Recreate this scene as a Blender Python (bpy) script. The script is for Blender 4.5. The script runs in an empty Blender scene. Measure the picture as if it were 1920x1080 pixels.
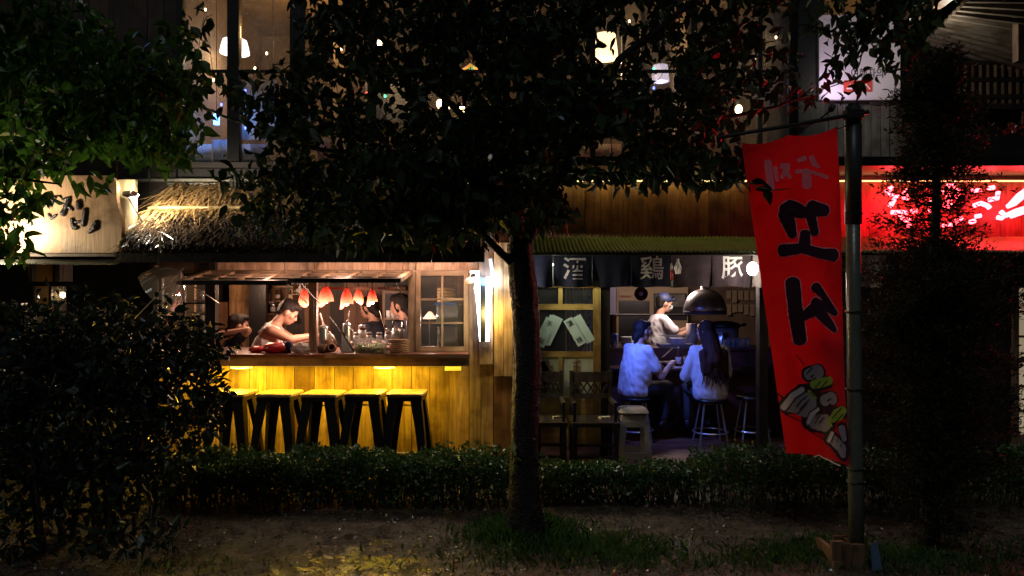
import bpy, bmesh, math, random
import numpy as np
from mathutils import Vector, Matrix, noise
random.seed(7); RNG = np.random.default_rng(11)
SC = bpy.context.scene; COL = SC.collection
R = math.radians; PI = math.pi
# ------------------------------------------------------------------ camera, sky, moon, exposure
F = 1400.0; EYE = 1.6                      # focal length in photo pixels (1920 wide), eye height
cd = bpy.data.cameras.new('camera'); cam = bpy.data.objects.new('camera', cd); COL.objects.link(cam)
cam.location = (0, 0, EYE); cam.rotation_euler = (R(90), 0, 0)
cd.sensor_width = 36; cd.lens = F/1920*36; cd.clip_start = 0.05; cd.clip_end = 400
SC.camera = cam
W = bpy.data.worlds.new('World'); SC.world = W; W.use_nodes = True
wn = W.node_tree.nodes; wl = W.node_tree.links
bg = wn['Background']; sky = wn.new('ShaderNodeTexSky'); sky.sky_type = 'NISHITA'; sky.sun_disc = False
SUN_EL, SUN_AZ = 52, 195
sky.sun_elevation = R(SUN_EL); sky.sun_rotation = R(SUN_AZ)
wl.new(sky.outputs[0], bg.inputs[0]); bg.inputs[1].default_value = 0.0042
sd = bpy.data.lights.new('moon', 'SUN'); sd.energy = 0.21; sd.angle = R(12); sd.color = (.9, .96, 1)
so = bpy.data.objects.new('moon', sd); COL.objects.link(so)
so.rotation_euler = (R(90-SUN_EL), 0, R(180-SUN_AZ))
VS = SC.view_settings; VS.view_transform = 'Standard'; VS.look = 'None'; VS.exposure = 0; VS.gamma = 1; VS.use_curve_mapping = False
CY = SC.cycles; CY.use_denoising = True; CY.max_bounces = 6; CY.diffuse_bounces = 3; CY.glossy_bounces = 3
CY.transmission_bounces = 4; CY.transparent_max_bounces = 16; CY.sample_clamp_indirect = 2.0; CY.sample_clamp_direct = 0
CY.caustics_reflective = False; CY.caustics_refractive = False
try: CY.denoiser = 'OPENIMAGEDENOISE'
except Exception: pass
# ------------------------------------------------------------------ helpers
def X(px, Y): return (px-960)/F*Y
def Z(py, Y): return EYE-(py-540)/F*Y
def P(px, py, Y): return Vector((X(px, Y), Y, Z(py, Y)))
WM = {}
def setparent(o, parent):
    if parent is not None:
        o.parent = parent; o.matrix_parent_inverse = WM[parent.name].inverted()
def thing(name, label, cat, loc, group=None, kind=None):
    o = bpy.data.objects.new(name, None); o.empty_display_size = .1; COL.objects.link(o)
    o.location = loc; WM[o.name] = Matrix.Translation(Vector(loc))
    tag(o, label, cat, group, kind); return o
def tag(o, label=None, cat=None, group=None, kind=None):
    if label: o['label'] = label
    if cat: o['category'] = cat
    if group: o['group'] = group
    if kind: o['kind'] = kind
    return o
def linkmesh(name, me, mat, parent=None, smooth=False, recenter=True):
    o = bpy.data.objects.new(name, me); COL.objects.link(o)
    if mat is not None: me.materials.append(mat)
    n = len(me.vertices); c = Vector((0, 0, 0))
    if recenter and n:
        a = np.empty(n*3, np.float32); me.vertices.foreach_get('co', a); a = a.reshape(-1, 3)
        lo, hi = a.min(0), a.max(0); c = Vector(((lo[0]+hi[0])/2, (lo[1]+hi[1])/2, lo[2]))
        a = a-np.array(c, np.float32); me.vertices.foreach_set('co', a.ravel())
    o.location = c; WM[o.name] = Matrix.Translation(c); setparent(o, parent)
    if smooth: me.polygons.foreach_set('use_smooth', [True]*len(me.polygons))
    me.update(); return o
def copy_tree(o, parent=None):
    c = o.copy(); COL.objects.link(c); WM[c.name] = WM[o.name].copy()
    if parent is not None: c.parent = parent
    for ch in list(o.children): copy_tree(ch, c)
    return c
def clone_to(o, loc, rz=0.0, label=None):
    c = copy_tree(o); c.location = loc; c.rotation_euler = (0, 0, rz)
    if label: c['label'] = label
    return c
class MB:
    def __init__(s): s.v = []; s.f = []
    def box(s, x0, x1, y0, y1, z0, z1):
        n = len(s.v); s.v += [(x, y, z) for z in (z0, z1) for y in (y0, y1) for x in (x0, x1)]
        s.f += [tuple(n+i for i in q) for q in ((0,2,3,1),(4,5,7,6),(0,1,5,4),(2,6,7,3),(0,4,6,2),(1,3,7,5))]; return s
    def hexa(s, pts):   # 8 points, order as box: bottom (00,10,01,11), top likewise
        n = len(s.v); s.v += [tuple(p) for p in pts]
        s.f += [tuple(n+i for i in q) for q in ((0,2,3,1),(4,5,7,6),(0,1,5,4),(2,6,7,3),(0,4,6,2),(1,3,7,5))]; return s
    def obox(s, c, size, M=None):
        M = M or Matrix.Identity(3); c = Vector(c); a, b, d = size[0]/2, size[1]/2, size[2]/2
        return s.hexa([c+M@Vector((x, y, z)) for z in (-d, d) for y in (-b, b) for x in (-a, a)])
    def beam(s, p, q, w, h, up=(0, 0, 1)):
        p, q = Vector(p), Vector(q); d = (q-p); L = d.length; d.normalize(); up = Vector(up)
        sx = d.cross(up)
        if sx.length < 1e-4: sx = Vector((1, 0, 0))
        sx.normalize(); u = sx.cross(d); M = Matrix((sx, d, u)).transposed()
        return s.obox((p+q)/2, (w, L, h), M)
    def tube(s, pts, rads, n=8, cap=True, jit=0.0, el=1.0):
        pts = [Vector(p) for p in pts]
        if not hasattr(rads, '__len__'): rads = [rads]*len(pts)
        b = len(s.v); ref = None
        for i, p in enumerate(pts):
            d = (pts[min(i+1, len(pts)-1)]-pts[max(i-1, 0)])
            d = d.normalized() if d.length > 1e-9 else Vector((0, 0, 1))
            if ref is None: ref = Vector((1, 0, 0)) if abs(d.x) < .8 else Vector((0, 1, 0))
            a = (ref-d*ref.dot(d)); a = a.normalized() if a.length > 1e-6 else d.orthogonal().normalized(); ref = a; c = d.cross(a)
            for k in range(n):
                t = 2*PI*k/n; r = rads[i]*(1+(random.uniform(-jit, jit) if jit else 0)); s.v.append(tuple(p+a*(r*math.cos(t))+c*(r*el*math.sin(t))))
        for i in range(len(pts)-1):
            for k in range(n):
                a0 = b+i*n+k; a1 = b+i*n+(k+1) % n; s.f.append((a0, a1, a1+n, a0+n))
        if cap:
            s.f.append(tuple(b+k for k in reversed(range(n)))); e = b+(len(pts)-1)*n; s.f.append(tuple(e+k for k in range(n)))
        return s
    def capsule(s, p, q, r1, r2, n=12):
        p, q = Vector(p), Vector(q); d = q-p; L = d.length
        d = d/L if L > 1e-6 else Vector((0, 0, 1))
        pts, rr = [], []
        for t in (90, 60, 30): pts.append(p-d*(r1*math.sin(R(t)))); rr.append(max(r1*math.cos(R(t)), r1*.02))
        for t in (0, .5, 1): pts.append(p+d*(L*t)); rr.append(r1+(r2-r1)*t)
        for t in (30, 60, 90): pts.append(q+d*(r2*math.sin(R(t)))); rr.append(max(r2*math.cos(R(t)), r2*.02))
        return s.tube(pts, rr, n)
    def ell(s, c, r, M=None, seg=16, rings=10):
        M = M or Matrix.Identity(3); c = Vector(c); b = len(s.v)
        for i in range(rings+1):
            th = PI*i/rings
            for k in range(seg):
                ph = 2*PI*k/seg; sn = max(math.sin(th), .01)
                s.v.append(tuple(c+M@Vector((r[0]*sn*math.cos(ph), r[1]*sn*math.sin(ph), r[2]*math.cos(th)))))
        for i in range(rings):
            for k in range(seg):
                a0 = b+i*seg+k; a1 = b+i*seg+(k+1) % seg; s.f.append((a0, a0+seg, a1+seg, a1))
        s.f.append(tuple(b+k for k in range(seg))); e = b+rings*seg; s.f.append(tuple(e+k for k in reversed(range(seg))))
        return s
    def lathe(s, prof, c, n=20, M=None):
        c = Vector(c); M = M or Matrix.Identity(3); b = len(s.v)
        for (r, z) in prof:
            for k in range(n):
                t = 2*PI*k/n; s.v.append(tuple(c+M@Vector((max(r, 1e-4)*math.cos(t), max(r, 1e-4)*math.sin(t), z))))
        for i in range(len(prof)-1):
            for k in range(n):
                a0 = b+i*n+k; a1 = b+i*n+(k+1) % n; s.f.append((a0, a1, a1+n, a0+n))
        s.f.append(tuple(b+k for k in reversed(range(n)))); e = b+(len(prof)-1)*n; s.f.append(tuple(e+k for k in range(n)))
        return s
    def quad(s, *p):
        n = len(s.v); s.v += [tuple(q) for q in p]; s.f.append(tuple(range(n, n+len(p)))); return s
    def prism(s, poly, fn, d):      # poly in 2D, fn(u,v,depth)->world
        n = len(s.v); k = len(poly)
        s.v += [tuple(fn(u, v, 0)) for u, v in poly]+[tuple(fn(u, v, d)) for u, v in poly]
        s.f.append(tuple(range(n, n+k))); s.f.append(tuple(n+k+i for i in reversed(range(k))))
        for i in range(k): j = (i+1) % k; s.f.append((n+i, n+k+i, n+k+j, n+j))
        return s
    def mesh(s, name='mesh'):
        me = bpy.data.meshes.new(name); me.from_pydata(s.v, [], s.f); me.update(); return me
    def build(s, name, mat, parent=None, smooth=False): return linkmesh(name, s.mesh(name), mat, parent, smooth)
def bx(name, mat, parent, x0, x1, y0, y1, z0, z1): return MB().box(x0, x1, y0, y1, z0, z1).build(name, mat, parent)
def pbox(name, mat, parent, px0, px1, py0, py1, Y, d=.03):     # box whose front face covers a pixel rectangle at depth Y
    return bx(name, mat, parent, X(px0, Y), X(px1, Y), Y, Y+d, Z(py1, Y), Z(py0, Y))
def point(name, loc, w, col, rad=.03, parent=None):
    l = bpy.data.lights.new(name, 'POINT'); l.energy = w; l.color = col; l.shadow_soft_size = rad
    o = bpy.data.objects.new(name, l); COL.objects.link(o); o.location = loc; setparent(o, parent); return o
def spot(name, loc, to, w, col, ang=80, blend=.7, rad=.03, parent=None):
    l = bpy.data.lights.new(name, 'SPOT'); l.energy = w; l.color = col; l.spot_size = R(ang); l.spot_blend = blend; l.shadow_soft_size = rad
    o = bpy.data.objects.new(name, l); COL.objects.link(o); o.location = loc
    o.rotation_euler = (Vector(to)-Vector(loc)).to_track_quat('-Z', 'Y').to_euler(); setparent(o, parent); return o
def area(name, loc, to, w, col, sx, sy, parent=None):
    l = bpy.data.lights.new(name, 'AREA'); l.shape = 'RECTANGLE'; l.energy = w; l.color = col; l.size = sx; l.size_y = sy
    o = bpy.data.objects.new(name, l); COL.objects.link(o); o.location = loc
    o.rotation_euler = (Vector(to)-Vector(loc)).to_track_quat('-Z', 'Y').to_euler(); setparent(o, parent); return o
# ------------------------------------------------------------------ materials
MATS = {}
def newmat(name):
    m = bpy.data.materials.new(name); m.use_nodes = True; MATS[name] = m; return m, m.node_tree.nodes, m.node_tree.links, m.node_tree.nodes['Principled BSDF']
def mat(name, base, rough=.6, metal=0., c2=None, nscale=8., bump=0., bscale=40., trans=0., spec=.5, rvar=0., rnd=0.):
    if name in MATS: return MATS[name]
    m, n, l, b = newmat(name)
    b.inputs['Base Color'].default_value = (*base, 1); b.inputs['Roughness'].default_value = rough; b.inputs['Metallic'].default_value = metal
    b.inputs['Specular IOR Level'].default_value = spec
    tc = n.new('ShaderNodeTexCoord'); src = tc.outputs['Object']
    col = None
    if c2 is not None:
        t = n.new('ShaderNodeTexNoise'); t.inputs['Scale'].default_value = nscale; t.inputs['Detail'].default_value = 6; l.new(src, t.inputs['Vector'])
        r = n.new('ShaderNodeValToRGB'); r.color_ramp.elements[0].position = .35; r.color_ramp.elements[1].position = .68
        r.color_ramp.elements[0].color = (*base, 1); r.color_ramp.elements[1].color = (*c2, 1)
        l.new(t.outputs['Fac'], r.inputs['Fac']); col = r.outputs['Color']
        if rvar:
            mr = n.new('ShaderNodeMapRange'); mr.inputs['To Min'].default_value = max(.03, rough-rvar); mr.inputs['To Max'].default_value = min(1, rough+rvar)
            l.new(t.outputs['Fac'], mr.inputs['Value']); l.new(mr.outputs[0], b.inputs['Roughness'])
    if rnd:
        oi = n.new('ShaderNodeObjectInfo'); hv = n.new('ShaderNodeHueSaturation')
        mr = n.new('ShaderNodeMapRange'); mr.inputs['To Min'].default_value = 1-rnd; mr.inputs['To Max'].default_value = 1+rnd
        l.new(oi.outputs['Random'], mr.inputs['Value']); l.new(mr.outputs[0], hv.inputs['Value'])
        hv.inputs['Color'].default_value = (*base, 1)
        if col is not None: l.new(col, hv.inputs['Color'])
        col = hv.outputs['Color']
    if col is not None: l.new(col, b.inputs['Base Color'])
    if bump:
        t2 = n.new('ShaderNodeTexNoise'); t2.inputs['Scale'].default_value = bscale; t2.inputs['Detail'].default_value = 4; l.new(src, t2.inputs['Vector'])
        bp = n.new('ShaderNodeBump'); bp.inputs['Strength'].default_value = bump; bp.inputs['Distance'].default_value = .02
        l.new(t2.outputs['Fac'], bp.inputs['Height']); l.new(bp.outputs[0], b.inputs['Normal'])
    if trans:
        tr = n.new('ShaderNodeBsdfTranslucent'); mx = n.new('ShaderNodeMixShader'); mx.inputs[0].default_value = trans
        if col is not None: l.new(col, tr.inputs['Color'])
        else: tr.inputs['Color'].default_value = (*base, 1)
        out = n['Material Output']; l.new(b.outputs[0], mx.inputs[1]); l.new(tr.outputs[0], mx.inputs[2]); l.new(mx.outputs[0], out.inputs['Surface'])
    return m
def wood(name, dark, light, axis='z', rough=.5, scale=14., rnd=.35, bump=.35, knots=True):
    if name in MATS: return MATS[name]
    m, n, l, b = newmat(name)
    tc = n.new('ShaderNodeTexCoord'); oi = n.new('ShaderNodeObjectInfo')
    mul = n.new('ShaderNodeVectorMath'); mul.operation = 'SCALE'; mul.inputs[0].default_value = (37, 17, 53); l.new(oi.outputs['Random'], mul.inputs['Scale'])
    add = n.new('ShaderNodeVectorMath'); add.operation = 'ADD'; l.new(tc.outputs['Object'], add.inputs[0]); l.new(mul.outputs[0], add.inputs[1])
    mp = n.new('ShaderNodeMapping'); sc = [scale*2.2]*3; sc['xyz'.index(axis)] = scale*.14; mp.inputs['Scale'].default_value = sc; l.new(add.outputs[0], mp.inputs['Vector'])
    t = n.new('ShaderNodeTexNoise'); t.inputs['Scale'].default_value = 1; t.inputs['Detail'].default_value = 8; t.inputs['Roughness'].default_value = .65; t.inputs['Distortion'].default_value = .6
    l.new(mp.outputs[0], t.inputs['Vector'])
    r = n.new('ShaderNodeValToRGB'); r.color_ramp.elements[0].position = .33; r.color_ramp.elements[1].position = .66
    r.color_ramp.elements[0].color = (*dark, 1); r.color_ramp.elements[1].color = (*light, 1); l.new(t.outputs['Fac'], r.inputs['Fac'])
    col = r.outputs['Color']
    t3 = n.new('ShaderNodeTexNoise'); t3.inputs['Scale'].default_value = 5.5; t3.inputs['Detail'].default_value = 5; l.new(add.outputs[0], t3.inputs['Vector'])
    r3 = n.new('ShaderNodeValToRGB'); r3.color_ramp.elements[0].position = .36; r3.color_ramp.elements[1].position = .52
    r3.color_ramp.elements[0].color = (.45, .4, .36, 1); r3.color_ramp.elements[1].color = (1, 1, 1, 1); l.new(t3.outputs['Fac'], r3.inputs['Fac'])
    mx = n.new('ShaderNodeMix'); mx.data_type = 'RGBA'; mx.blend_type = 'MULTIPLY'; mx.inputs[0].default_value = .8
    l.new(col, mx.inputs[6]); l.new(r3.outputs['Color'], mx.inputs[7]); col = mx.outputs[2]
    hv = n.new('ShaderNodeHueSaturation'); mr = n.new('ShaderNodeMapRange'); mr.inputs['To Min'].default_value = 1-rnd; mr.inputs['To Max'].default_value = 1+rnd
    l.new(oi.outputs['Random'], mr.inputs['Value']); l.new(mr.outputs[0], hv.inputs['Value']); l.new(col, hv.inputs['Color']); l.new(hv.outputs[0], b.inputs['Base Color'])
    rr = n.new('ShaderNodeMapRange'); rr.inputs['To Min'].default_value = max(.1, rough-.15); rr.inputs['To Max'].default_value = rough+.2; l.new(t3.outputs['Fac'], rr.inputs['Value']); l.new(rr.outputs[0], b.inputs['Roughness'])
    bp = n.new('ShaderNodeBump'); bp.inputs['Strength'].default_value = bump; bp.inputs['Distance'].default_value = .008; l.new(t.outputs['Fac'], bp.inputs['Height']); l.new(bp.outputs[0], b.inputs['Normal'])
    return m
def emit(name, col, strength):
    if name in MATS: return MATS[name]
    m, n, l, b = newmat(name); b.inputs['Base Color'].default_value = (*[min(1, c) for c in col], 1)
    b.inputs['Emission Color'].default_value = (*col, 1); b.inputs['Emission Strength'].default_value = strength
    m.cycles.emission_sampling = 'NONE'; return m
def glass(name, tint=(1, 1, 1), refl=.08, rough=.05, drops=0., haze=0.):
    if name in MATS: return MATS[name]
    m, n, l, b = newmat(name); out = n['Material Output']
    tr = n.new('ShaderNodeBsdfTransparent'); tr.inputs['Color'].default_value = (*tint, 1)
    gl = n.new('ShaderNodeBsdfGlossy'); gl.inputs['Roughness'].default_value = rough
    fr = n.new('ShaderNodeFresnel'); fr.inputs['IOR'].default_value = 1.45
    mx = n.new('ShaderNodeMixShader'); l.new(fr.outputs[0], mx.inputs[0]); l.new(tr.outputs[0], mx.inputs[1]); l.new(gl.outputs[0], mx.inputs[2]); last = mx
    if haze:
        df = n.new('ShaderNodeBsdfTranslucent'); df.inputs['Color'].default_value = (.8, .8, .8, 1); d2 = n.new('ShaderNodeBsdfDiffuse'); d2.inputs['Color'].default_value = (.8, .8, .8, 1)
        ad = n.new('ShaderNodeMixShader'); l.new(df.outputs[0], ad.inputs[1]); l.new(d2.outputs[0], ad.inputs[2])
        m2 = n.new('ShaderNodeMixShader'); tc = n.new('ShaderNodeTexCoord'); t = n.new('ShaderNodeTexNoise'); t.inputs['Scale'].default_value = 3; t.inputs['Detail'].default_value = 6; l.new(tc.outputs['Object'], t.inputs['Vector'])
        mr = n.new('ShaderNodeMapRange'); mr.inputs['From Min'].default_value = .3; mr.inputs['From Max'].default_value = .7; mr.inputs['To Min'].default_value = haze*.3; mr.inputs['To Max'].default_value = haze*1.5
        l.new(t.outputs['Fac'], mr.inputs['Value']); fac = mr.outputs[0]
        if drops:
            vo = n.new('ShaderNodeTexVoronoi'); vo.inputs['Scale'].default_value = 90; l.new(tc.outputs['Object'], vo.inputs['Vector'])
            lt = n.new('ShaderNodeMath'); lt.operation = 'LESS_THAN'; lt.inputs[1].default_value = .22; l.new(vo.outputs['Distance'], lt.inputs[0])
            ms = n.new('ShaderNodeMath'); ms.operation = 'MULTIPLY_ADD'; ms.inputs[1].default_value = drops; l.new(lt.outputs[0], ms.inputs[0]); l.new(fac, ms.inputs[2]); fac = ms.outputs[0]
        l.new(fac, m2.inputs[0]); l.new(mx.outputs[0], m2.inputs[1]); l.new(ad.outputs[0], m2.inputs[2]); last = m2
    l.new(last.outputs[0], out.inputs['Surface']); return m
def leafmat(name, base, c2, rough=.32, trans=.3, spec=.5):
    if name in MATS: return MATS[name]
    m = mat(name, base, rough, c2=c2, nscale=6, trans=trans, spec=spec, bump=.15, bscale=60); return m
WOOD_Y = wood('wall_plank_wood', (.16, .085, .035), (.44, .27, .12), 'z', .5)
WOOD_D = wood('dark_wood', (.012, .008, .006), (.03, .02, .015), 'z', .5)
WOOD_DX = wood('dark_wood_across', (.012, .008, .006), (.03, .02, .015), 'x', .5)
WOOD_M = wood('weathered_wood', (.12, .075, .045), (.3, .2, .13), 'z', .5, rnd=.15)
WOOD_MX = wood('weathered_wood_across', (.12, .075, .045), (.3, .2, .13), 'x', .5, rnd=.15)
WOOD_MY = wood('weathered_wood_deep', (.14, .085, .05), (.34, .22, .14), 'y', .45, rnd=.15)
WOOD_P = wood('pale_upper_wood', (.3, .17, .1), (.58, .38, .26), 'z', .5, rnd=.2)
WOOD_S = wood('sign_wood', (.45, .24, .12), (.62, .38, .22), 'z', .45, 30., rnd=.05, bump=.5)
WOOD_B = wood('band_wood', (.06, .033, .015), (.17, .1, .045), 'z', .45, rnd=.3)
WOOD_DOOR = wood('door_wood', (.3, .17, .05), (.5, .32, .1), 'z', .4, rnd=.1)
WOOD_DOORX = wood('door_wood_across', (.3, .17, .05), (.5, .32, .1), 'x', .4, rnd=.1)
WOOD_DECK = wood('deck_wood', (.09, .035, .02), (.2, .09, .05), 'x', .45)
WOOD_RED = wood('counter_wood', (.07, .02, .014), (.14, .05, .035), 'x', .4)
WOOD_RP = wood('red_brown_wood', (.1, .045, .02), (.2, .1, .05), 'z', .5)
BLACK = mat('black_paint', (.006, .006, .007), .4, bump=.1)
STEEL = mat('brushed_steel', (.68, .67, .66), .3, .85, c2=(.56, .56, .56), nscale=60)
DARKSTEEL = mat('dark_steel', (.035, .035, .04), .38, .7, c2=(.06, .05, .045), nscale=25, bump=.08)
WHITE = mat('white_plastic', (.75, .75, .74), .4, c2=(.62, .62, .6), nscale=10)
WALLD = mat('dark_wall', (.014, .013, .015), .7, c2=(.025, .023, .024), nscale=5, bump=.2)
PLASTER = mat('amber_plaster', (.2, .125, .06), .8, c2=(.3, .2, .1), nscale=4, bump=.15)
GLASS = glass('window_glass', (.95, .96, .95), haze=.05)
GLASSW = glass('wet_window_glass', (.95, .95, .95), haze=.06, drops=.25)
BAMBOO = mat('bamboo', (.42, .3, .13), .4, c2=(.3, .2, .08), nscale=12)
CORR = mat('corrugated_green', (.09, .17, .06), .42, c2=(.16, .25, .1), nscale=9, bump=.1, bscale=80, spec=.6)
CORRG = mat('corrugated_grey', (.35, .33, .28), .35, .5, c2=(.22, .2, .16), nscale=10)
# strokes: brush ribbon through (x, y, width) points, in any 2D space, dense enough to drape
def ribbon(pts, step, rough=0.0):
    out = []; C = []
    for i in range(len(pts)-1):
        x0, y0, w0 = pts[i]; x1, y1, w1 = pts[i+1]; L = math.hypot(x1-x0, y1-y0); k = max(2, int(L/step))
        for j in range(k+(1 if i == len(pts)-2 else 0)): t = j/k; C.append((x0+(x1-x0)*t, y0+(y1-y0)*t, w0+(w1-w0)*t))
    return C
def stroke_mesh(mb, pts, fn, step, lift, rough=.06, cols=3):
    C = ribbon(pts, step); n = len(C); x0, y0, w0 = C[0]; x1, y1, w1 = C[-1]
    d0 = Vector((C[1][0]-x0, C[1][1]-y0)).normalized(); d1 = Vector((x1-C[-2][0], y1-C[-2][1])).normalized()
    rows = []
    def cap(c, d, s):
        rs = []
        for t in (80, 50, 22): a = R(t); rs.append((c[0]+s*d.x*c[2]/2*math.sin(a)*.75, c[1]+s*d.y*c[2]/2*math.sin(a)*.75, c[2]*math.cos(a), d))
        return rs
    rows += cap(C[0], d0, -1)
    for i, c in enumerate(C):
        a = C[max(i-1, 0)]; b = C[min(i+1, n-1)]; d = Vector((b[0]-a[0], b[1]-a[1])); d = d.normalized() if d.length > 1e-9 else d0
        rows.append((c[0], c[1], c[2]*(1+random.uniform(-rough, rough)), d))
    rows += list(reversed(cap(C[-1], d1, 1)))
    b0 = len(mb.v)
    for (x, y, w, d) in rows:
        for k in range(cols+1):
            t = (k/cols-.5)*w; mb.v.append(tuple(fn(x-d.y*t, y+d.x*t, lift)))
    m = cols+1
    for i in range(len(rows)-1):
        for k in range(cols): a = b0+i*m+k; mb.f.append((a, a+1, a+1+m, a+m))
def text_mesh(s, size=1.0, bold=.0, extrude=0.):
    c = bpy.data.curves.new('text', 'FONT'); c.body = s; c.size = size; c.offset = bold; c.extrude = extrude; c.align_x = 'CENTER'; c.align_y = 'CENTER'; c.resolution_u = 4
    o = bpy.data.objects.new('text', c); COL.objects.link(o); dg = bpy.context.evaluated_depsgraph_get(); me = bpy.data.meshes.new_from_object(o.evaluated_get(dg))
    bpy.data.objects.remove(o); bpy.data.curves.remove(c); return me
def glyph(name, s, mt, parent, fn, w, h, bold=.015, cut=.012, jit=0., rot=0.):
    """flat lettering s fitted to w x h metres centred on 0, mapped by fn(u,v)->world"""
    me = text_mesh(s, 1., bold); a = np.empty(len(me.vertices)*3, np.float32); me.vertices.foreach_get('co', a); a = a.reshape(-1, 3)
    lo, hi = a.min(0), a.max(0); c = (lo+hi)/2; sx = w/(hi[0]-lo[0]); sy = h/(hi[1]-lo[1])
    bm = bmesh.new(); bm.from_mesh(me); bpy.data.meshes.remove(me)
    for v in bm.verts: v.co = ((v.co.x-c[0])*sx, (v.co.y-c[1])*sy, 0)
    bmesh.ops.triangulate(bm, faces=bm.faces[:])
    for _ in range(3):
        es = [e for e in bm.edges if e.calc_length() > cut]
        if es: bmesh.ops.subdivide_edges(bm, edges=es, cuts=1); bmesh.ops.triangulate(bm, faces=bm.faces[:])
    cr, sr = math.cos(rot), math.sin(rot)
    for v in bm.verts:
        u, q = v.co.x+(noise.noise((v.co.x*60, v.co.y*60, 1))*jit), v.co.y+(noise.noise((v.co.x*60, v.co.y*60, 9))*jit)
        v.co = fn(u*cr-q*sr, u*sr+q*cr)
    me = bpy.data.meshes.new(name); bm.to_mesh(me); bm.free(); return linkmesh(name, me, mt, parent)
# foliage: many folded leaves in one mesh
LEAF_T = np.array([(0, 0, 0), (-.2, .18, .04), (-.28, .42, .06), (-.16, .74, .02), (0, 1.05, -.12), (.16, .74, .02), (.28, .42, .06), (.2, .18, .04), (0, .45, -.03)], np.float32)
LEAF_F = [(0, 8, 2, 1), (8, 4, 3, 2), (0, 7, 6, 8), (8, 6, 5, 4)]
SMALL_T = np.array([(0, 0, 0), (-.3, .45, .08), (0, 1, -.05), (.3, .45, .08)], np.float32)
SMALL_F = [(0, 3, 2), (0, 2, 1)]
def leaf_mesh(name, pos, size, mt, parent, tmpl='big', droop=.5, outward=None, width=1.0, kind=None):
    T, FF = (LEAF_T, LEAF_F) if tmpl == 'big' else (SMALL_T, SMALL_F)
    pos = np.asarray(pos, np.float32); n = len(pos); d = RNG.normal(size=(n, 3)).astype(np.float32)
    if outward is not None: d = d*.6+outward
    d[:, 2] -= droop; d /= np.linalg.norm(d, axis=1, keepdims=True)+1e-9
    u = RNG.normal(size=(n, 3)).astype(np.float32); u[:, 2] += 1.0
    s = np.cross(d, u); s /= np.linalg.norm(s, axis=1, keepdims=True)+1e-9; u = np.cross(s, d)
    sz = np.asarray(size, np.float32)*RNG.uniform(.5, 1.35, n).astype(np.float32)
    cu = RNG.uniform(-.6, 3.2, n).astype(np.float32)[:, None, None]; wd = (RNG.uniform(.72, 1.25, n)*width).astype(np.float32)[:, None, None]
    V = (s[:, None, :]*(T[None, :, 0:1]*wd)+d[:, None, :]*T[None, :, 1:2]+u[:, None, :]*T[None, :, 2:3]*cu)*sz[:, None, None]+pos[:, None, :]
    k = len(T); fs = len(FF[0]); fa = np.array(FF, np.int32)
    idx = (fa[None]+(np.arange(n, dtype=np.int32)*k)[:, None, None]).reshape(-1)
    me = bpy.data.meshes.new(name); me.vertices.add(n*k); me.vertices.foreach_set('co', V.reshape(-1).astype(np.float32))
    nf = n*len(FF); me.loops.add(nf*fs); me.loops.foreach_set('vertex_index', idx); me.polygons.add(nf)
    me.polygons.foreach_set('loop_start', np.arange(nf, dtype=np.int32)*fs); me.update(calc_edges=True); me.validate()
    o = linkmesh(name, me, mt, parent)
    if kind: o['kind'] = kind
    return o
def cluster(px, py, Y, rx, ry, rY, n, shell=.35):
    """n points in an ellipsoid given by picture centre and real depth"""
    c = P(px, py, Y); k = Y/F; d = RNG.normal(size=(n, 3)); d /= np.linalg.norm(d, axis=1, keepdims=True)
    r = RNG.uniform(shell**3, 1, n)**(1/3); q = d*r[:, None]*np.array([rx*k, rY, ry*k]); return q+np.array(c)
def twigs(mb, pts, k, L, r=.003):
    for i in range(k):
        p = Vector(pts[RNG.integers(len(pts))]); d = Vector(RNG.normal(size=3)); d.normalize(); q = p+d*L*random.uniform(.4, 1); m = (p+q)/2+Vector(RNG.normal(size=3))*L*.1
        mb.tube([p, m, q], [r*1.6, r*1.2, r*.7], 4, cap=False)
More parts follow.
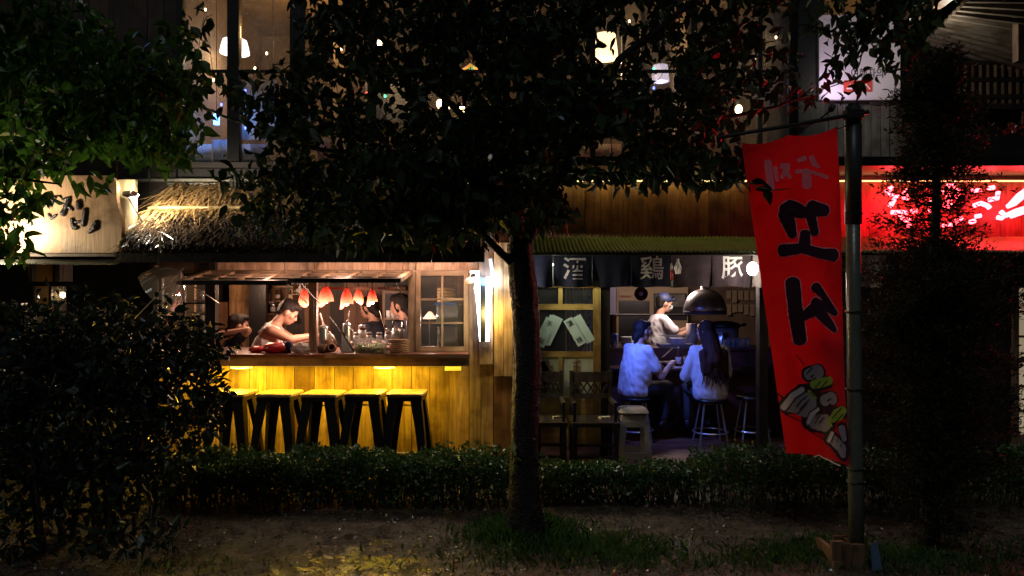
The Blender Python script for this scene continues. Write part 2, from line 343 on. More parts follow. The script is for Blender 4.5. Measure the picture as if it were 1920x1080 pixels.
# ------------------------------------------------------------------ ground
def ground_z(x, y):
    a = max(0, min(1, (5.35-y)/.6))
    return (noise.noise((x*1.3, y*1.3, 0))*.022+noise.noise((x*5, y*5, 3))*.008)*a
def make_ground():
    m, n, l, b = newmat('wet_mud')
    tc = n.new('ShaderNodeTexCoord'); g = tc.outputs['Object']
    t = n.new('ShaderNodeTexNoise'); t.inputs['Scale'].default_value = 2.2; t.inputs['Detail'].default_value = 8; l.new(g, t.inputs['Vector'])
    t2 = n.new('ShaderNodeTexNoise'); t2.inputs['Scale'].default_value = 38; t2.inputs['Detail'].default_value = 8; t2.inputs['Roughness'].default_value = .7; l.new(g, t2.inputs['Vector'])
    r = n.new('ShaderNodeValToRGB'); r.color_ramp.elements[0].position = .3; r.color_ramp.elements[1].position = .7
    r.color_ramp.elements[0].color = (.025, .02, .014, 1); r.color_ramp.elements[1].color = (.27, .21, .15, 1); l.new(t2.outputs['Fac'], r.inputs['Fac'])
    t6 = n.new('ShaderNodeTexNoise'); t6.inputs['Scale'].default_value = 9; t6.inputs['Detail'].default_value = 6; t6.inputs['Roughness'].default_value = .7; l.new(g, t6.inputs['Vector'])
    r6 = n.new('ShaderNodeValToRGB'); r6.color_ramp.elements[0].position = .4; r6.color_ramp.elements[1].position = .6; r6.color_ramp.elements[0].color = (.3, .28, .25, 1); r6.color_ramp.elements[1].color = (1, 1, 1, 1); l.new(t6.outputs['Fac'], r6.inputs['Fac'])
    m6 = n.new('ShaderNodeMix'); m6.data_type = 'RGBA'; m6.blend_type = 'MULTIPLY'; m6.inputs[0].default_value = 1; l.new(r.outputs[0], m6.inputs[6]); l.new(r6.outputs[0], m6.inputs[7]); l.new(m6.outputs[2], b.inputs['Base Color'])
    mr = n.new('ShaderNodeMapRange'); mr.inputs['From Min'].default_value = .38; mr.inputs['From Max'].default_value = .6; mr.inputs['To Min'].default_value = .1; mr.inputs['To Max'].default_value = .6
    l.new(t.outputs['Fac'], mr.inputs['Value'])
    vm = n.new('ShaderNodeVectorMath'); vm.operation = 'DISTANCE'; vm.inputs[1].default_value = (X(690, 4.3), 4.28, 0); l.new(g, vm.inputs[0])
    wm = n.new('ShaderNodeMapRange'); wm.inputs['From Min'].default_value = .15; wm.inputs['From Max'].default_value = .75; wm.inputs['To Min'].default_value = .16; wm.inputs['To Max'].default_value = -.1; l.new(vm.outputs['Value'], wm.inputs['Value'])
    t5 = n.new('ShaderNodeTexNoise'); t5.inputs['Scale'].default_value = 11; t5.inputs['Detail'].default_value = 5; l.new(g, t5.inputs['Vector'])
    ad = n.new('ShaderNodeMath'); ad.operation = 'ADD'; l.new(t5.outputs['Fac'], ad.inputs[0]); l.new(wm.outputs[0], ad.inputs[1])
    ws_ = n.new('ShaderNodeMapRange'); ws_.inputs['From Min'].default_value = .56; ws_.inputs['From Max'].default_value = .63; l.new(ad.outputs[0], ws_.inputs['Value'])
    mxr = n.new('ShaderNodeMix'); mxr.inputs[3].default_value = .07; l.new(ws_.outputs[0], mxr.inputs[0]); l.new(mr.outputs[0], mxr.inputs[2]); l.new(mxr.outputs[0], b.inputs['Roughness'])
    bp = n.new('ShaderNodeBump'); bp.inputs['Strength'].default_value = .9; bp.inputs['Distance'].default_value = .03; l.new(t2.outputs['Fac'], bp.inputs['Height']); l.new(bp.outputs[0], b.inputs['Normal'])
    bs_ = n.new('ShaderNodeMapRange'); bs_.inputs['To Min'].default_value = .9; bs_.inputs['To Max'].default_value = .22; l.new(ws_.outputs[0], bs_.inputs['Value']); l.new(bs_.outputs[0], bp.inputs['Strength'])
    xs = np.concatenate([np.linspace(-60, -7, 8), np.linspace(-6.5, 6.5, 200), np.linspace(7, 60, 8)]); ys = np.concatenate([np.linspace(-30, 2.5, 6), np.linspace(2.7, 6.2, 80), np.linspace(6.6, 60, 8)])
    v = [(x, y, ground_z(x, y)) for y in ys for x in xs]; k = len(xs)
    f = [(j*k+i, j*k+i+1, (j+1)*k+i+1, (j+1)*k+i) for j in range(len(ys)-1) for i in range(k-1)]
    me = bpy.data.meshes.new('ground'); me.from_pydata(v, [], f); o = linkmesh('ground', me, m, smooth=True, recenter=False); o['kind'] = 'structure'; o['label'] = 'wet trodden earth between the hedge and the trees'
make_ground()
# ------------------------------------------------------------------ thatched food stall (left)
FY = 6.5
stall = thing('thatched_stall', 'wooden food stall with thatched roof and open serving window', 'building', (-1.9, FY, 0))
edges = [40, 84, 125, 160, 205, 238, 280, 322, 352, 392, 431, 468, 500, 552, 590, 627, 663, 700, 735, 772, 806, 842, 880]
wall = bx('wall', WALLD, stall, X(-60, FY), X(925, FY), FY+.035, FY+.07, 0.0, .95)
for i in range(len(edges)-1):
    if edges[i] < 280: continue
    d = random.uniform(0, .006)
    bx('plank', WOOD_Y if i != 13 else WOOD_RP, wall, X(edges[i], FY)+.002, X(edges[i+1], FY)-.002, FY-.005+d, FY+.03, .0, .945)
for a, b_ in ((880, 902), (902, 925)): bx('plank', WOOD_M, wall, X(a, FY)+.002, X(b_, FY)-.002, FY-.02, FY+.03, 0, .945)
bx('corner_post', WOOD_RP, stall, X(926, 6.4), X(959, 6.4), 6.38, 6.55, 0, 2.1)
for a, b_ in ((926, 944), (944, 962)): bx('plank', WOOD_Y, stall, X(a, 6.36)+.002, X(b_, 6.36)-.002, 6.345, 6.372, Z(705, 6.36), Z(455, 6.36))
# counter
counter = bx('counter', WOOD_MX, stall, X(300, 6.22), X(880, 6.22), 6.225, 6.27, Z(687, 6.22), Z(670, 6.22))
bx('counter_top', WOOD_RED, counter, X(296, 6.22), X(877, 6.22), 6.215, 7.0, Z(670, 6.22)+.002, Z(670, 6.22)+.024)
CT = Z(670, 6.22)+.024
bx('sill_board', WOOD_MX, counter, X(608, 6.2), X(882, 6.2), 6.205, 6.2135, CT-.03, CT+.004)
# posts and header
for a, b_ in ((284, 297), (393, 405), (580, 589), (766, 779)): bx('post', WOOD_D if a < 500 else WOOD_M, stall, X(a, FY), X(b_, FY), FY-.02, FY+.06, CT+.002 if a > 300 else 0, 1.93)
for a, b_ in ((589.5, 594),): bx('post', WOOD_P, stall, X(a, FY), X(b_, FY), FY-.01, FY+.05, CT+.002, 1.76)
hd = bx('header', WOOD_MX, stall, X(284, FY), X(895, FY), FY+.065, FY+.1, Z(514, FY), 2.0)
e2 = [405, 436, 470, 498, 531, 560, 592, 625, 660, 690, 722, 754, 780, 812, 846, 880, 897]
for i in range(len(e2)-1): bx('plank', WOOD_P, hd, X(e2[i], FY)+.0015, X(e2[i+1], FY)-.0015, FY+.03+random.uniform(0, .006), FY+.062, Z(508, FY), 1.98)
bx('lintel', WOOD_M, stall, X(405, FY), X(897, FY), FY-.012, FY+.028, Z(511, FY), Z(506, FY))
# fixed six pane window
win = thing('fixed_window', None, None, (X(828, FY), FY, CT)); del_keys = None
setparent(win, stall)
def frame_window(root, x0, x1, z0, z1, y, cols, rows, fw, bw, mt, mtx, gl, d=.045):
    bx('frame', mt, root, x0, x0+fw, y, y+d, z0, z1); bx('frame', mt, root, x1-fw, x1, y, y+d, z0, z1)
    bx('frame', mtx, root, x0+fw, x1-fw, y+.001, y+d-.001, z1-fw, z1); bx('frame', mtx, root, x0+fw, x1-fw, y+.001, y+d-.001, z0, z0+fw)
    ix0, ix1, iz0, iz1 = x0+fw, x1-fw, z0+fw, z1-fw
    for c in range(1, cols): xc = ix0+(ix1-ix0)*c/cols; bx('glazing_bar', mt, root, xc-bw/2, xc+bw/2, y+.008, y+d-.008, iz0, iz1)
    for r in range(1, rows): zc = iz0+(iz1-iz0)*r/rows; bx('glazing_bar', mtx, root, ix0, ix1, y+.010, y+d-.012, zc-bw/2, zc+bw/2)
    for c in range(cols):
        for r in range(rows):
            xa, xb = ix0+(ix1-ix0)*c/cols, ix0+(ix1-ix0)*(c+1)/cols; za, zb = iz0+(iz1-iz0)*r/rows, iz0+(iz1-iz0)*(r+1)/rows
            bx('pane', gl, root, xa+.003, xb-.003, y+d/2-.002, y+d/2+.002, za+.003, zb-.003)
frame_window(win, X(780, FY), X(879, FY), CT+.003, Z(508, FY), FY-.025, 2, 3, .042, .018, WOOD_M, WOOD_MX, GLASS)
for a, b_ in ((880, 887), (887, 897)): bx('plank', WOOD_M, stall, X(a, FY)+.001, X(b_, FY)-.001, FY-.022, FY+.03, Z(684, FY), 1.98)
lp = bx('lamp_post', WOOD_M, stall, X(898, 6.42), X(924, 6.42), 6.42, 6.5, Z(683, 6.42), 2.1)
# left glazed bay
bay = thing('glazed_bay', None, None, (X(340, FY), FY, .95)); setparent(bay, stall)
frame_window(bay, X(298, FY), X(392, FY), .97, Z(512, FY), FY-.01, 2, 3, .03, .014, WOOD_D, WOOD_DX, GLASS)
# propped lattice sashes
def sash(xb0, xb1, zb, xf0, xf1, Yf, zf):
    root = thing('awning_window', None, None, ((xb0+xb1)/2, FY, zb)); setparent(root, stall)
    B0, B1 = Vector((xb0, FY-.015, zb)), Vector((xb1, FY-.015, zb)); F0, F1 = Vector((xf0, Yf, zf)), Vector((xf1, Yf, zf))
    up = (F0-B0).cross(B1-B0).normalized(); up = up if up.z > 0 else -up
    q = lambda u, v: B0.lerp(B1, u).lerp(F0.lerp(F1, u), v)
    MB().beam(q(0, 0), q(0, 1), .045, .035, up).build('stile', WOOD_MY, root); MB().beam(q(1, 0), q(1, 1), .045, .035, up).build('stile', WOOD_MY, root)
    MB().beam(q(.025, .97), q(.975, .97), .05, .034, up).build('rail', WOOD_D, root); MB().beam(q(.025, .03), q(.975, .03), .05, .034, up).build('rail', WOOD_MX, root)
    for u in (.25, .5, .75): MB().beam(q(u, .06), q(u, .94), .032, .022, up).build('glazing_bar', WOOD_MY, root)
    for v in (.35, .65): MB().beam(q(.03, v), q(.97, v), .028, .018, up).build('glazing_bar', WOOD_MX, root)
    n = up*.0015
    for i in range(4):
        for j, (va, vb) in enumerate(((.07, .335), (.365, .635), (.665, .935))):
            a, b_, c, d = q(.25*i+.03, va), q(.25*i+.22, va), q(.25*i+.03, vb), q(.25*i+.22, vb)
            MB().hexa([a-n, b_-n, c-n, d-n, a+n, b_+n, c+n, d+n]).build('pane', GLASS, root)
    for u in (.06, .96):
        e = q(u, .85)-up*.03; t = Vector((e.x, FY-.03, CT+.42)); MB().tube([e, t], .005, 6).build('prop_rod', DARKSTEEL, root)
ZB = Z(510, FY)
sash(X(395, FY), X(581, FY), ZB, X(336, 5.8), X(541, 5.8), 5.8, Z(530, 5.8)); sash(X(584, FY), X(770, FY), ZB, X(545, 5.78), X(746, 5.78), 5.78, Z(526, 5.78))
# thatched roof
roof = thing('thatched_roof', None, None, (-1.7, 6.4, 1.9)); setparent(roof, stall)
RX0, RX1 = -3.12, -.22; E0 = Vector((0, 5.95, 1.87)); T0 = Vector((0, 7.0, 2.56))
def rf(x, t, h=0.): p = E0.lerp(T0, t); nrm = Vector((0, -.55, .835)); return Vector((x, p.y, p.z))+nrm*h
MB().hexa([rf(RX0, 0, -.07), rf(RX1, 0, -.07), rf(RX0, 1, -.07), rf(RX1, 1, -.07), rf(RX0, 0, 0), rf(RX1, 0, 0), rf(RX0, 1, 0), rf(RX1, 1, 0)]).build('roof_base', mat('old_thatch', (.045, .03, .018), .8, c2=(.09, .06, .03), nscale=25, bump=.8, bscale=60), roof)
def thatch(name, t0, t1, n, lift, mt, lo, hi):
    k = 5; V = np.empty((n, 6, 3), np.float32)
    for i in range(n):
        x = random.uniform(RX0, RX1); t = random.uniform(t0, t1); L = random.uniform(lo, hi); a = random.gauss(0, .32)
        p = rf(x, t, random.uniform(.0, lift)); dirn = (rf(0, 0)-rf(0, 1)).normalized(); d = dirn*math.cos(a)+Vector((1, 0, 0))*math.sin(a)+Vector((0, -.55, .835))*random.uniform(-.06, .12)
        q = p+d*L; m_ = (p+q)/2+Vector((random.gauss(0, .012), 0, random.gauss(.012, .012)))
        lim = E0.y-random.choice((0, 0, 0, .01, .03))
        if q.y < lim: s_ = (p.y-lim)/max(p.y-q.y, 1e-4); q = p+(q-p)*max(s_, .05); m_ = (p+q)/2
        w = random.uniform(.0025, .0065); sx = Vector((math.cos(a), 0, 0))*w+Vector((0, 0, random.uniform(-.003, .003)))
        V[i] = [p-sx, p+sx, m_-sx, m_+sx, q-sx*.5, q+sx*.5]
    fa = np.array([(0, 1, 3, 2), (2, 3, 5, 4)], np.int32); idx = (fa[None]+(np.arange(n, dtype=np.int32)*6)[:, None, None]).reshape(-1)
    me = bpy.data.meshes.new(name); me.vertices.add(n*6); me.vertices.foreach_set('co', V.ravel()); me.loops.add(n*8); me.loops.foreach_set('vertex_index', idx); me.polygons.add(n*2); me.polygons.foreach_set('loop_start', np.arange(n*2, dtype=np.int32)*4); me.update(calc_edges=True); me.validate()
    o = linkmesh(name, me, mt, roof); o['kind'] = 'stuff'; return o
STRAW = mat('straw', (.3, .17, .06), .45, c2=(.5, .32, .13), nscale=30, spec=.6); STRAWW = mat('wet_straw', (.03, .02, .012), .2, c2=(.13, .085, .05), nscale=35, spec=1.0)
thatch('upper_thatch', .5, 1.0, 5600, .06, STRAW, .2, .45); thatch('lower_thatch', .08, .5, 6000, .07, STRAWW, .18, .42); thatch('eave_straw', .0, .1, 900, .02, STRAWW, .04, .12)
def bamboo(p, q, r, parent, n=9):
    mb = MB(); p, q = Vector(p), Vector(q); pts, rr = [], []
    for i in range(n):
        t = i/(n-1); c = p.lerp(q, t)
        if 0 < i < n-1: dd = (q-p).normalized()*.006; pts += [c-dd, c, c+dd]; rr += [r, r*1.14, r]
        else: pts.append(c); rr.append(r)
    mb.tube(pts, rr, 10); return mb.build('bamboo_pole', BAMBOO, parent, True)
bamboo(rf(RX0-.02, .52, .075), rf(RX1, .54, .075), .017, roof, 12); bamboo(rf(RX0+.01, .5, .06), rf(RX0-.01, .04, .06), .022, roof, 4); bamboo(rf(RX0+.02, 1, .06), rf(RX0+.015, .54, .06), .016, roof, 4)
bx('eave_board', mat('wet_dark_board', (.02, .016, .013), .25, c2=(.04, .03, .025), nscale=12, bump=.3), roof, RX0-.03, RX1, 5.93, 5.965, Z(492, 5.95), Z(475, 5.95))
def corrug(name, mt, parent, x0, x1, pa, pb, pitch=.034, amp=.009, rows=6):
    """wavy sheet from edge line pa=(y,z) to pb=(y,z), ridges running from a to b"""
    nw = int((x1-x0)/pitch); nx = nw*6; v = []; f = []; dv = Vector((0, pb[0]-pa[0], pb[1]-pa[1])); nr = dv.cross(Vector((1, 0, 0))).normalized(); nr = nr if nr.z > 0 else -nr
    for side in (0, 1):
        for j in range(rows+1):
            for i in range(nx+1):
                x = x0+(x1-x0)*i/nx; p = Vector((x, pa[0], pa[1]))+dv*(j/rows)+nr*(amp*math.sin(2*PI*i/6)-side*.0025+noise.noise((x*3, j*.4, 0))*.006); v.append(tuple(p))
    o = (rows+1)*(nx+1)
    for j in range(rows):
        for i in range(nx):
            a = j*(nx+1)+i; f.append((a, a+1, a+nx+2, a+nx+1)); f.append((o+a, o+a+nx+1, o+a+nx+2, o+a+1))
    for i in range(nx): f.append((i, o+i, o+i+1, i+1)); a = rows*(nx+1)+i; f.append((a, a+1, o+a+1, o+a))
    me = bpy.data.meshes.new(name); me.from_pydata(v, [], f); return linkmesh(name, me, mt, parent, True)
corrug('underlay_sheet', CORRG, roof, X(405, 5.98), X(905, 5.98), (5.975, Z(491, 5.97)), (6.55, 2.1), rows=2)
bx('verge_board', wood('verge_wood', (.4, .3, .17), (.62, .5, .3), 'z', .4, rnd=.05), roof, -3.42, -3.13, 6.2, 6.24, 1.86, 2.5)
bx('flashing', CORRG, roof, -3.6, -2.2, 6.9, 6.98, 2.585, 2.61); bx('flashing', CORRG, roof, -3.2, -1.0, 6.93, 6.99, 2.55, 2.575)
# interior shell of the stall
bx('floor', WOOD_DECK, stall, -4.0, -.22, FY+.08, 8.6, -.01, .03); bx('ceiling', WOOD_DX, stall, -4.0, -.22, FY+.12, 8.6, 2.02, 2.05)
bw = bx('back_wall', WALLD, stall, -4.0, -.22, 8.5, 8.56, .03, 2.02)
xs = -4.0
while xs < -.25:
    w = random.uniform(.12, .2); bx('plank', WOOD_RP if random.random() < .6 else WOOD_D, bw, xs+.002, min(xs+w, -.22)-.002, 8.472+random.uniform(0, .006), 8.498, .03, 2.01); xs += w
bx('side_wall', WOOD_RP, stall, -.27, -.23, FY+.08, 8.46, .03, 2.0); bx('side_wall', WOOD_D, stall, -4.03, -3.99, FY+.08, 8.46, .03, 2.0)
bx('partition', WOOD_Y, stall, X(430, 8.2), X(467, 8.2), 8.2, 8.24, .03, 2.0); bx('partition', BLACK, stall, X(467, 7.8), X(498, 7.8), 7.8, 7.86, .03, 2.0); bx('partition', WOOD_RP, stall, X(400, 8.0), X(425, 8.0), 8.0, 8.04, .03, 1.45)
cb = thing('chalkboard', 'framed chalkboard with white chalk writing inside the stall', 'chalkboard', (X(750, 8.0), 8.0, 1.1))
pbox('slate', mat('slate', (.03, .032, .035), .7, c2=(.06, .06, .065), nscale=6), cb, 722, 780, 550, 640, 8.0, .02)
for a in ((717, 722, 545, 642), (780, 785, 545, 642)): pbox('frame', WOOD_M, cb, *a, 7.99, .035)
pbox('frame', WOOD_MX, cb, 722, 780, 545, 550, 7.99, .034)
CHALK = mat('chalk', (.7, .7, .66), .9)
mb = MB()
for st in ([(744, 556, 2), (744, 566, 2), (750, 566, 2), (750, 556, 2)], [(753, 555, 2), (753, 568, 2)], [(753, 561, 2), (757, 561, 2)], [(760, 557, 2), (765, 557, 2), (763, 566, 2)], [(768, 555, 2), (768, 568, 2)], [(770, 566, 2), (777, 570, 2)]):
    stroke_mesh(mb, st, lambda u, v, h: P(u, v, 7.996), 2, 0)
mb.build('chalk_writing', CHALK, cb)
# ------------------------------------------------------------------ far left shop
shop = thing('corner_shop', 'dark shop front left of the thatched stall with a small lit window', 'building', (X(100, FY), FY, 0))
sw = bx('wall', WALLD, shop, X(134, FY), X(282, FY)-.01, FY+.04, FY+.1, 0, 2.0); bx('wall', WALLD, shop, -7.2, X(54, FY), FY+.04, FY+.1, 0, 2.0); bx('wall', WALLD, shop, X(54, FY), X(134, FY), FY+.04, FY+.1, 0, .89); bx('room_back', PLASTER, shop, -6, X(282, FY), 7.4, 7.45, 0, 2.0)
xs = -7.2
while xs < X(50, FY): w = random.uniform(.14, .2); bx('plank', WOOD_D, sw, xs+.002, min(xs+w, X(52, FY))-.002, FY, FY+.037, 0, 1.92); xs += w
xs = X(136, FY)
while xs < X(280, FY): w = random.uniform(.13, .18); bx('plank', WOOD_D, sw, xs+.002, min(xs+w, X(281, FY))-.002, FY, FY+.037, 0, 1.92); xs += w
sw2 = thing('shop_window', None, None, (X(95, FY), FY, 1.1)); setparent(sw2, shop)
lit = emit('lit_curtain', (1, .5, .12), .18)
frame_window(sw2, X(54, FY), X(134, FY), .9, Z(528, FY), FY-.01, 2, 3, .04, .02, WOOD_D, WOOD_DX, GLASS)
bx('curtain', mat('amber_curtain', (.5, .28, .08), .8, trans=.4), sw2, X(62, 6.7), X(98, 6.7), 6.7, 6.71, 1.0, 1.95); bx('plank', WOOD_D, sw2, X(54, FY), X(134, FY), FY-.002, FY+.036, 0, .89)
corrug('canopy_sheet', CORRG, shop, -6.6, X(217, 5.95), (5.93, Z(495, 5.95)), (6.2, Z(482, 6.2)), .024, .006, 2)
bx('ledge', WOOD_MX, shop, -6.6, X(226, 6.05), 6.02, 6.45, Z(484, 6.05)+.012, Z(476, 6.05)+.012)
bx('upper_board', WOOD_D, shop, -7.2, -3.45, 6.5, 6.54, 2.0, 2.7)
# downpipe between the shops
MB().tube([P(292, 700, 6.4), P(292, 497, 6.4)], .022, 10).build('downpipe', mat('tan_pipe', (.3, .22, .13), .4), stall, True)
# ------------------------------------------------------------------ noren bar (right)
BY = 6.6; DZ = .1
bar = thing('noren_bar', 'skewer bar with wooden sign band, corrugated awning and open front', 'building', (2, BY, 0))
band = bx('sign_band', WALLD, bar, X(958, BY), 6.2, BY+.03, BY+.08, 2.0, 2.66)
xs = X(962, BY)
while xs < 6.1:
    w = random.choice((.19, .26, .33, .38)); bx('plank', WOOD_B, band, xs+.0015, xs+w-.0015, BY+random.uniform(0, .005), BY+.028, 2.01, Z(340, BY)); xs += w
bx('band_cap', BLACK, band, X(958, BY), 6.2, 6.02, BY+.03, Z(331, BY), 2.66);  # cap drawn forward to block neon light rising to the porch
corrug('awning_sheet', CORR, bar, X(990, 6.05), 6.3, (6.02, Z(472, 6.02)), (6.59, 2.05), .034, .009, 10)
bx('awning_beam', WOOD_DX, bar, X(990, 6.1), 6.3, 6.12, 6.18, Z(478, 6.12), Z(473, 6.12))
bx('eave_wall', WOOD_DX, bar, X(962, BY), 6.2, BY-.02, BY+.03, 1.62, 2.0)
dk = thing('deck', 'low reddish timber deck in front of the bar counter', 'deck', (2.2, 6.9, 0))
yy = 6.12
while yy < 8.0:
    bx('board', WOOD_DECK, dk, .2, 6.2, yy, yy+.115, .012, DZ+random.uniform(-.003, .003)); yy += .12
bx('bar_floor', WALLD, bar, .2, 6.2, 8.02, 11.0, -.02, .02)
bx('bar_back_wall', mat('bar_wall', (.2, .13, .08), .7, c2=(.13, .08, .05), nscale=5, bump=.2), bar, .1, 6.2, 10.6, 10.66, .0, 2.05); bx('bar_ceiling', WOOD_DX, bar, .1, 6.2, BY+.09, 10.6, 2.02, 2.06)
bx('bar_side_wall', WOOD_RP, bar, -.19, -.14, BY, 10.6, 0, 2.0); bx('bar_side_wall', WOOD_D, bar, 6.15, 6.2, BY, 10.6, 0, 2.0)
bx('door_post', WOOD_D, bar, X(1127, 6.62), X(1144, 6.62), 6.62, 6.72, DZ+.006, 1.62); bx('door_post', WOOD_D, bar, X(1424, 6.62), X(1440, 6.62), 6.62, 6.72, DZ+.006, 1.62)
# right-hand closed front beyond the opening
fw_ = bx('front_wall', WALLD, bar, X(1560, BY), X(1895, BY), BY+.04, BY+.08, DZ+.006, 1.9)
xs = X(1560, BY)
while xs < X(1890, BY): w = random.uniform(.13, .2); bx('plank', WOOD_D, fw_, xs+.002, min(xs+w, X(1895, BY))-.002, BY+.005, BY+.038, DZ+.006, 1.9); xs += w
# sliding door left of the opening
sd_ = thing('sliding_door', None, None, (X(1060, 6.62), 6.62, DZ)); setparent(sd_, bar)
DYY = 6.6
def drect(name, m, a, b_, c, d, y=DYY, t=.03): return bx(name, m, sd_, X(a, DYY), X(b_, DYY), y, y+t, Z(d, DYY), Z(c, DYY))
drect('stile', WOOD_DOOR, 1112, 1126.5, 536, 838); drect('stile', WOOD_DOOR, 972, 986, 536, 838)
drect('rail', WOOD_DOORX, 986, 1112, 570, 581, DYY+.001, .028); drect('rail', WOOD_DOORX, 986, 1112, 659, 670, DYY+.001, .028); drect('rail', WOOD_DOORX, 986, 1112, 745, 838, DYY+.001, .028); drect('rail', WOOD_DOORX, 986, 1112, 530, 540, DYY+.001, .028)
drect('mullion', WOOD_DOOR, 1047, 1055, 540, 570, DYY+.002, .026); drect('mullion', WOOD_DOOR, 1047, 1055, 670, 745, DYY+.002, .026)
drect('pane', GLASS, 986, 1047, 540, 570, DYY+.013, .004); drect('pane', GLASS, 1055, 1112, 540, 570, DYY+.013, .004); drect('pane', GLASS, 986, 1112, 581, 659, DYY+.013, .004)
PAPER = mat('parchment', (.5, .5, .36), .8, c2=(.42, .42, .28), nscale=12, bump=.3, bscale=15)
for a, b_ in ((986, 1047), (1055, 1112)):
    po = drect('poster', PAPER, a, b_, 670, 745, DYY+.012, .004)
    INK = mat('brown_ink', (.12, .06, .03), .8, c2=(.35, .22, .12), nscale=70); mb = MB(); cx = (a+b_)/2+(4 if a < 1000 else -2)
    f_ = lambda u, v, h: P(u, v, DYY+.0095)
    if a < 1000:
        for dx, y0, w in ((0, 682, 16), (3, 690, 26), (6, 700, 30), (8, 715, 26), (6, 730, 28)): stroke_mesh(mb, [(cx+dx-w*.4, y0+3, 10), (cx+dx+w*.4, y0, 11)], f_, 2, 0, .2)
        stroke_mesh(mb, [(cx-2, 680, 9), (cx+4, 700, 14), (cx-2, 742, 16)], f_, 2, 0, .25)
    else:
        for k in range(9): stroke_mesh(mb, [(cx-5, 681+k*7, 6), (cx+5, 680+k*7+random.uniform(-2, 2), 7)], f_, 2, 0, .25)
        stroke_mesh(mb, [(cx, 672, 1.5), (cx+1, 744, 2.5)], f_, 3, 0)
    mb.build('poster_drawing', INK, po)
# violet curtain with a leafy print behind the door glass
cm = mat('lilac_curtain', (.42, .36, .5), .9, c2=(.5, .45, .56), nscale=5)
mb = MB(); k = 60
for i in range(k+1):
    x = X(1062, 6.85)+(X(1118, 6.85)-X(1062, 6.85))*i/k; y = 6.85+.012*math.sin(i*.9)
    mb.v += [(x, y, .75), (x, y, 1.62)]
mb.f = [(2*i, 2*i+2, 2*i+3, 2*i+1) for i in range(k)]
cu = mb.build('door_curtain', cm, None, True); tag(cu, 'pale lilac curtain with violet blossom print behind the door glass', 'curtain')
mb = MB()
for i in range(40): u, v = random.gauss(1102, 6), random.uniform(548, 655); stroke_mesh(mb, [(u, v, 1.5), (u+random.uniform(-5, 5), v-random.uniform(3, 9), 2.5)], lambda a, b_, h: P(a, b_, 6.832), 2, 0)
mb.build('blossom_print', mat('violet_print', (.16, .08, .5), .9), cu)
bx('dark_cloth', mat('navy_panel', (.03, .035, .07), .9), sd_, X(986, 6.9), X(1060, 6.9), 6.9, 6.91, .75, 1.6)
# counter of the bar
bc = thing('bar_counter', 'dark red-brown bar counter with raised back shelf', 'counter', (2.2, 7.7, DZ))
bx('front_panel', WOOD_RED, bc, X(1143, 7.65), 4.6, 7.72, 7.76, .1+.006, .76); LZ = .785; bx('ledge', WOOD_RED, bc, X(1143, 7.6), 4.6, 7.56, 8.0, .762, LZ)
SZ = Z(652, 8.0); bx('riser', WOOD_RED, bc, X(1143, 8.0), 4.6, 8.002, 8.04, .1, SZ-.032); bx('shelf', WOOD_RED, bc, X(1143, 8.0), 4.6, 7.98, 8.45, SZ-.03, SZ)
# ------------------------------------------------------------------ upper storey
UY = 7.0
up = thing('upper_storey', 'dark upper storey with tall lit windows above the food stalls', 'building', (-.3, UY, 2.6))
uw = bx('wall', WALLD, up, -8, X(332, UY), UY, UY+.06, 2.0, 4.9)
xs = -8.0
while xs < X(330, UY): w = random.uniform(.14, .2); bx('plank', WOOD_D, uw, xs+.002, min(xs+w, X(332, UY))-.002, UY-.03+random.uniform(0, .005), UY-.003, 2.0, 4.88); xs += w
ZS = Z(306, UY)
bx('sill', WOOD_DX, up, X(332, UY), X(1490, UY), UY-.06, UY+.1, ZS-.05, ZS); bx('apron_wall', WALLD, up, X(332, UY), 6.5, UY+.02, UY+.06, 1.95, ZS-.05)
bx('header', WOOD_DX, up, X(332, UY), X(1490, UY), UY-.02, UY+.08, 4.7, 4.95)
posts = [(332, 345), (428, 450), (545, 572), (690, 706), (828, 842), (968, 982), (1106, 1116), (1166, 1171), (1201, 1206), (1296, 1306), (1420, 1428), (1480, 1488)]
for a, b_ in posts: bx('post', BLACK if b_-a > 6 else WOOD_M, up, X(a, UY), X(b_, UY), UY-.03, UY+.05, ZS+.002, 4.7)
for i in range(len(posts)-1):
    a, b_ = posts[i][1], posts[i+1][0]
    bx('pane', GLASSW, up, X(a, UY)+.003, X(b_, UY)-.003, UY+.008, UY+.013, ZS+.004, 4.69)
    bx('rail', WOOD_DX, up, X(a, UY)+.001, X(b_, UY)-.001, UY-.01, UY+.006, Z(137, UY), Z(131, UY))
bx('column', BLACK, up, X(1488, UY)+.001, X(1536, UY), UY-.12, UY+.1, 2.0, 4.95)
bx('room_back', PLASTER, up, -5, 5.5, 9.5, 9.56, 2.5, 4.8); bx('room_floor', WOOD_DX, up, -5, 5.5, UY+.1, 9.5, 2.5, 2.56); bx('room_ceiling', PLASTER, up, -5, 5.5, UY+.1, 9.5, 4.8, 4.86)
bx('room_side', PLASTER, up, X(332, UY)-.1, X(332, UY)-.04, UY+.1, 9.5, 2.56, 4.8); bx('room_side', PLASTER, up, 3.4, 3.46, UY+.1, 9.5, 2.56, 4.8)
bx('roof_slab', WALLD, up, -8, 6.5, UY-.5, 9.7, 4.96, 5.1)  # roof slab and header are out of view, added against sky light
for px_, w in ((640, .18), (1185, .2), (1275, .16), (930, .25)): bx('room_pillar', mat('tan_pillar', (.4, .3, .18), .7, c2=(.3, .2, .12), nscale=9), up, X(px_, 8.4)-w/2, X(px_, 8.4)+w/2, 8.4, 8.4+w, 2.56, 4.8)
bx('side_front', WOOD_D, up, X(1536, UY), 6.5, UY, UY+.06, 2.0, Z(188, UY))
xs = X(1537, 6.93)
FENCE = wood('grey_board', (.07, .066, .062), (.17, .16, .15), 'z', .6, rnd=.25)
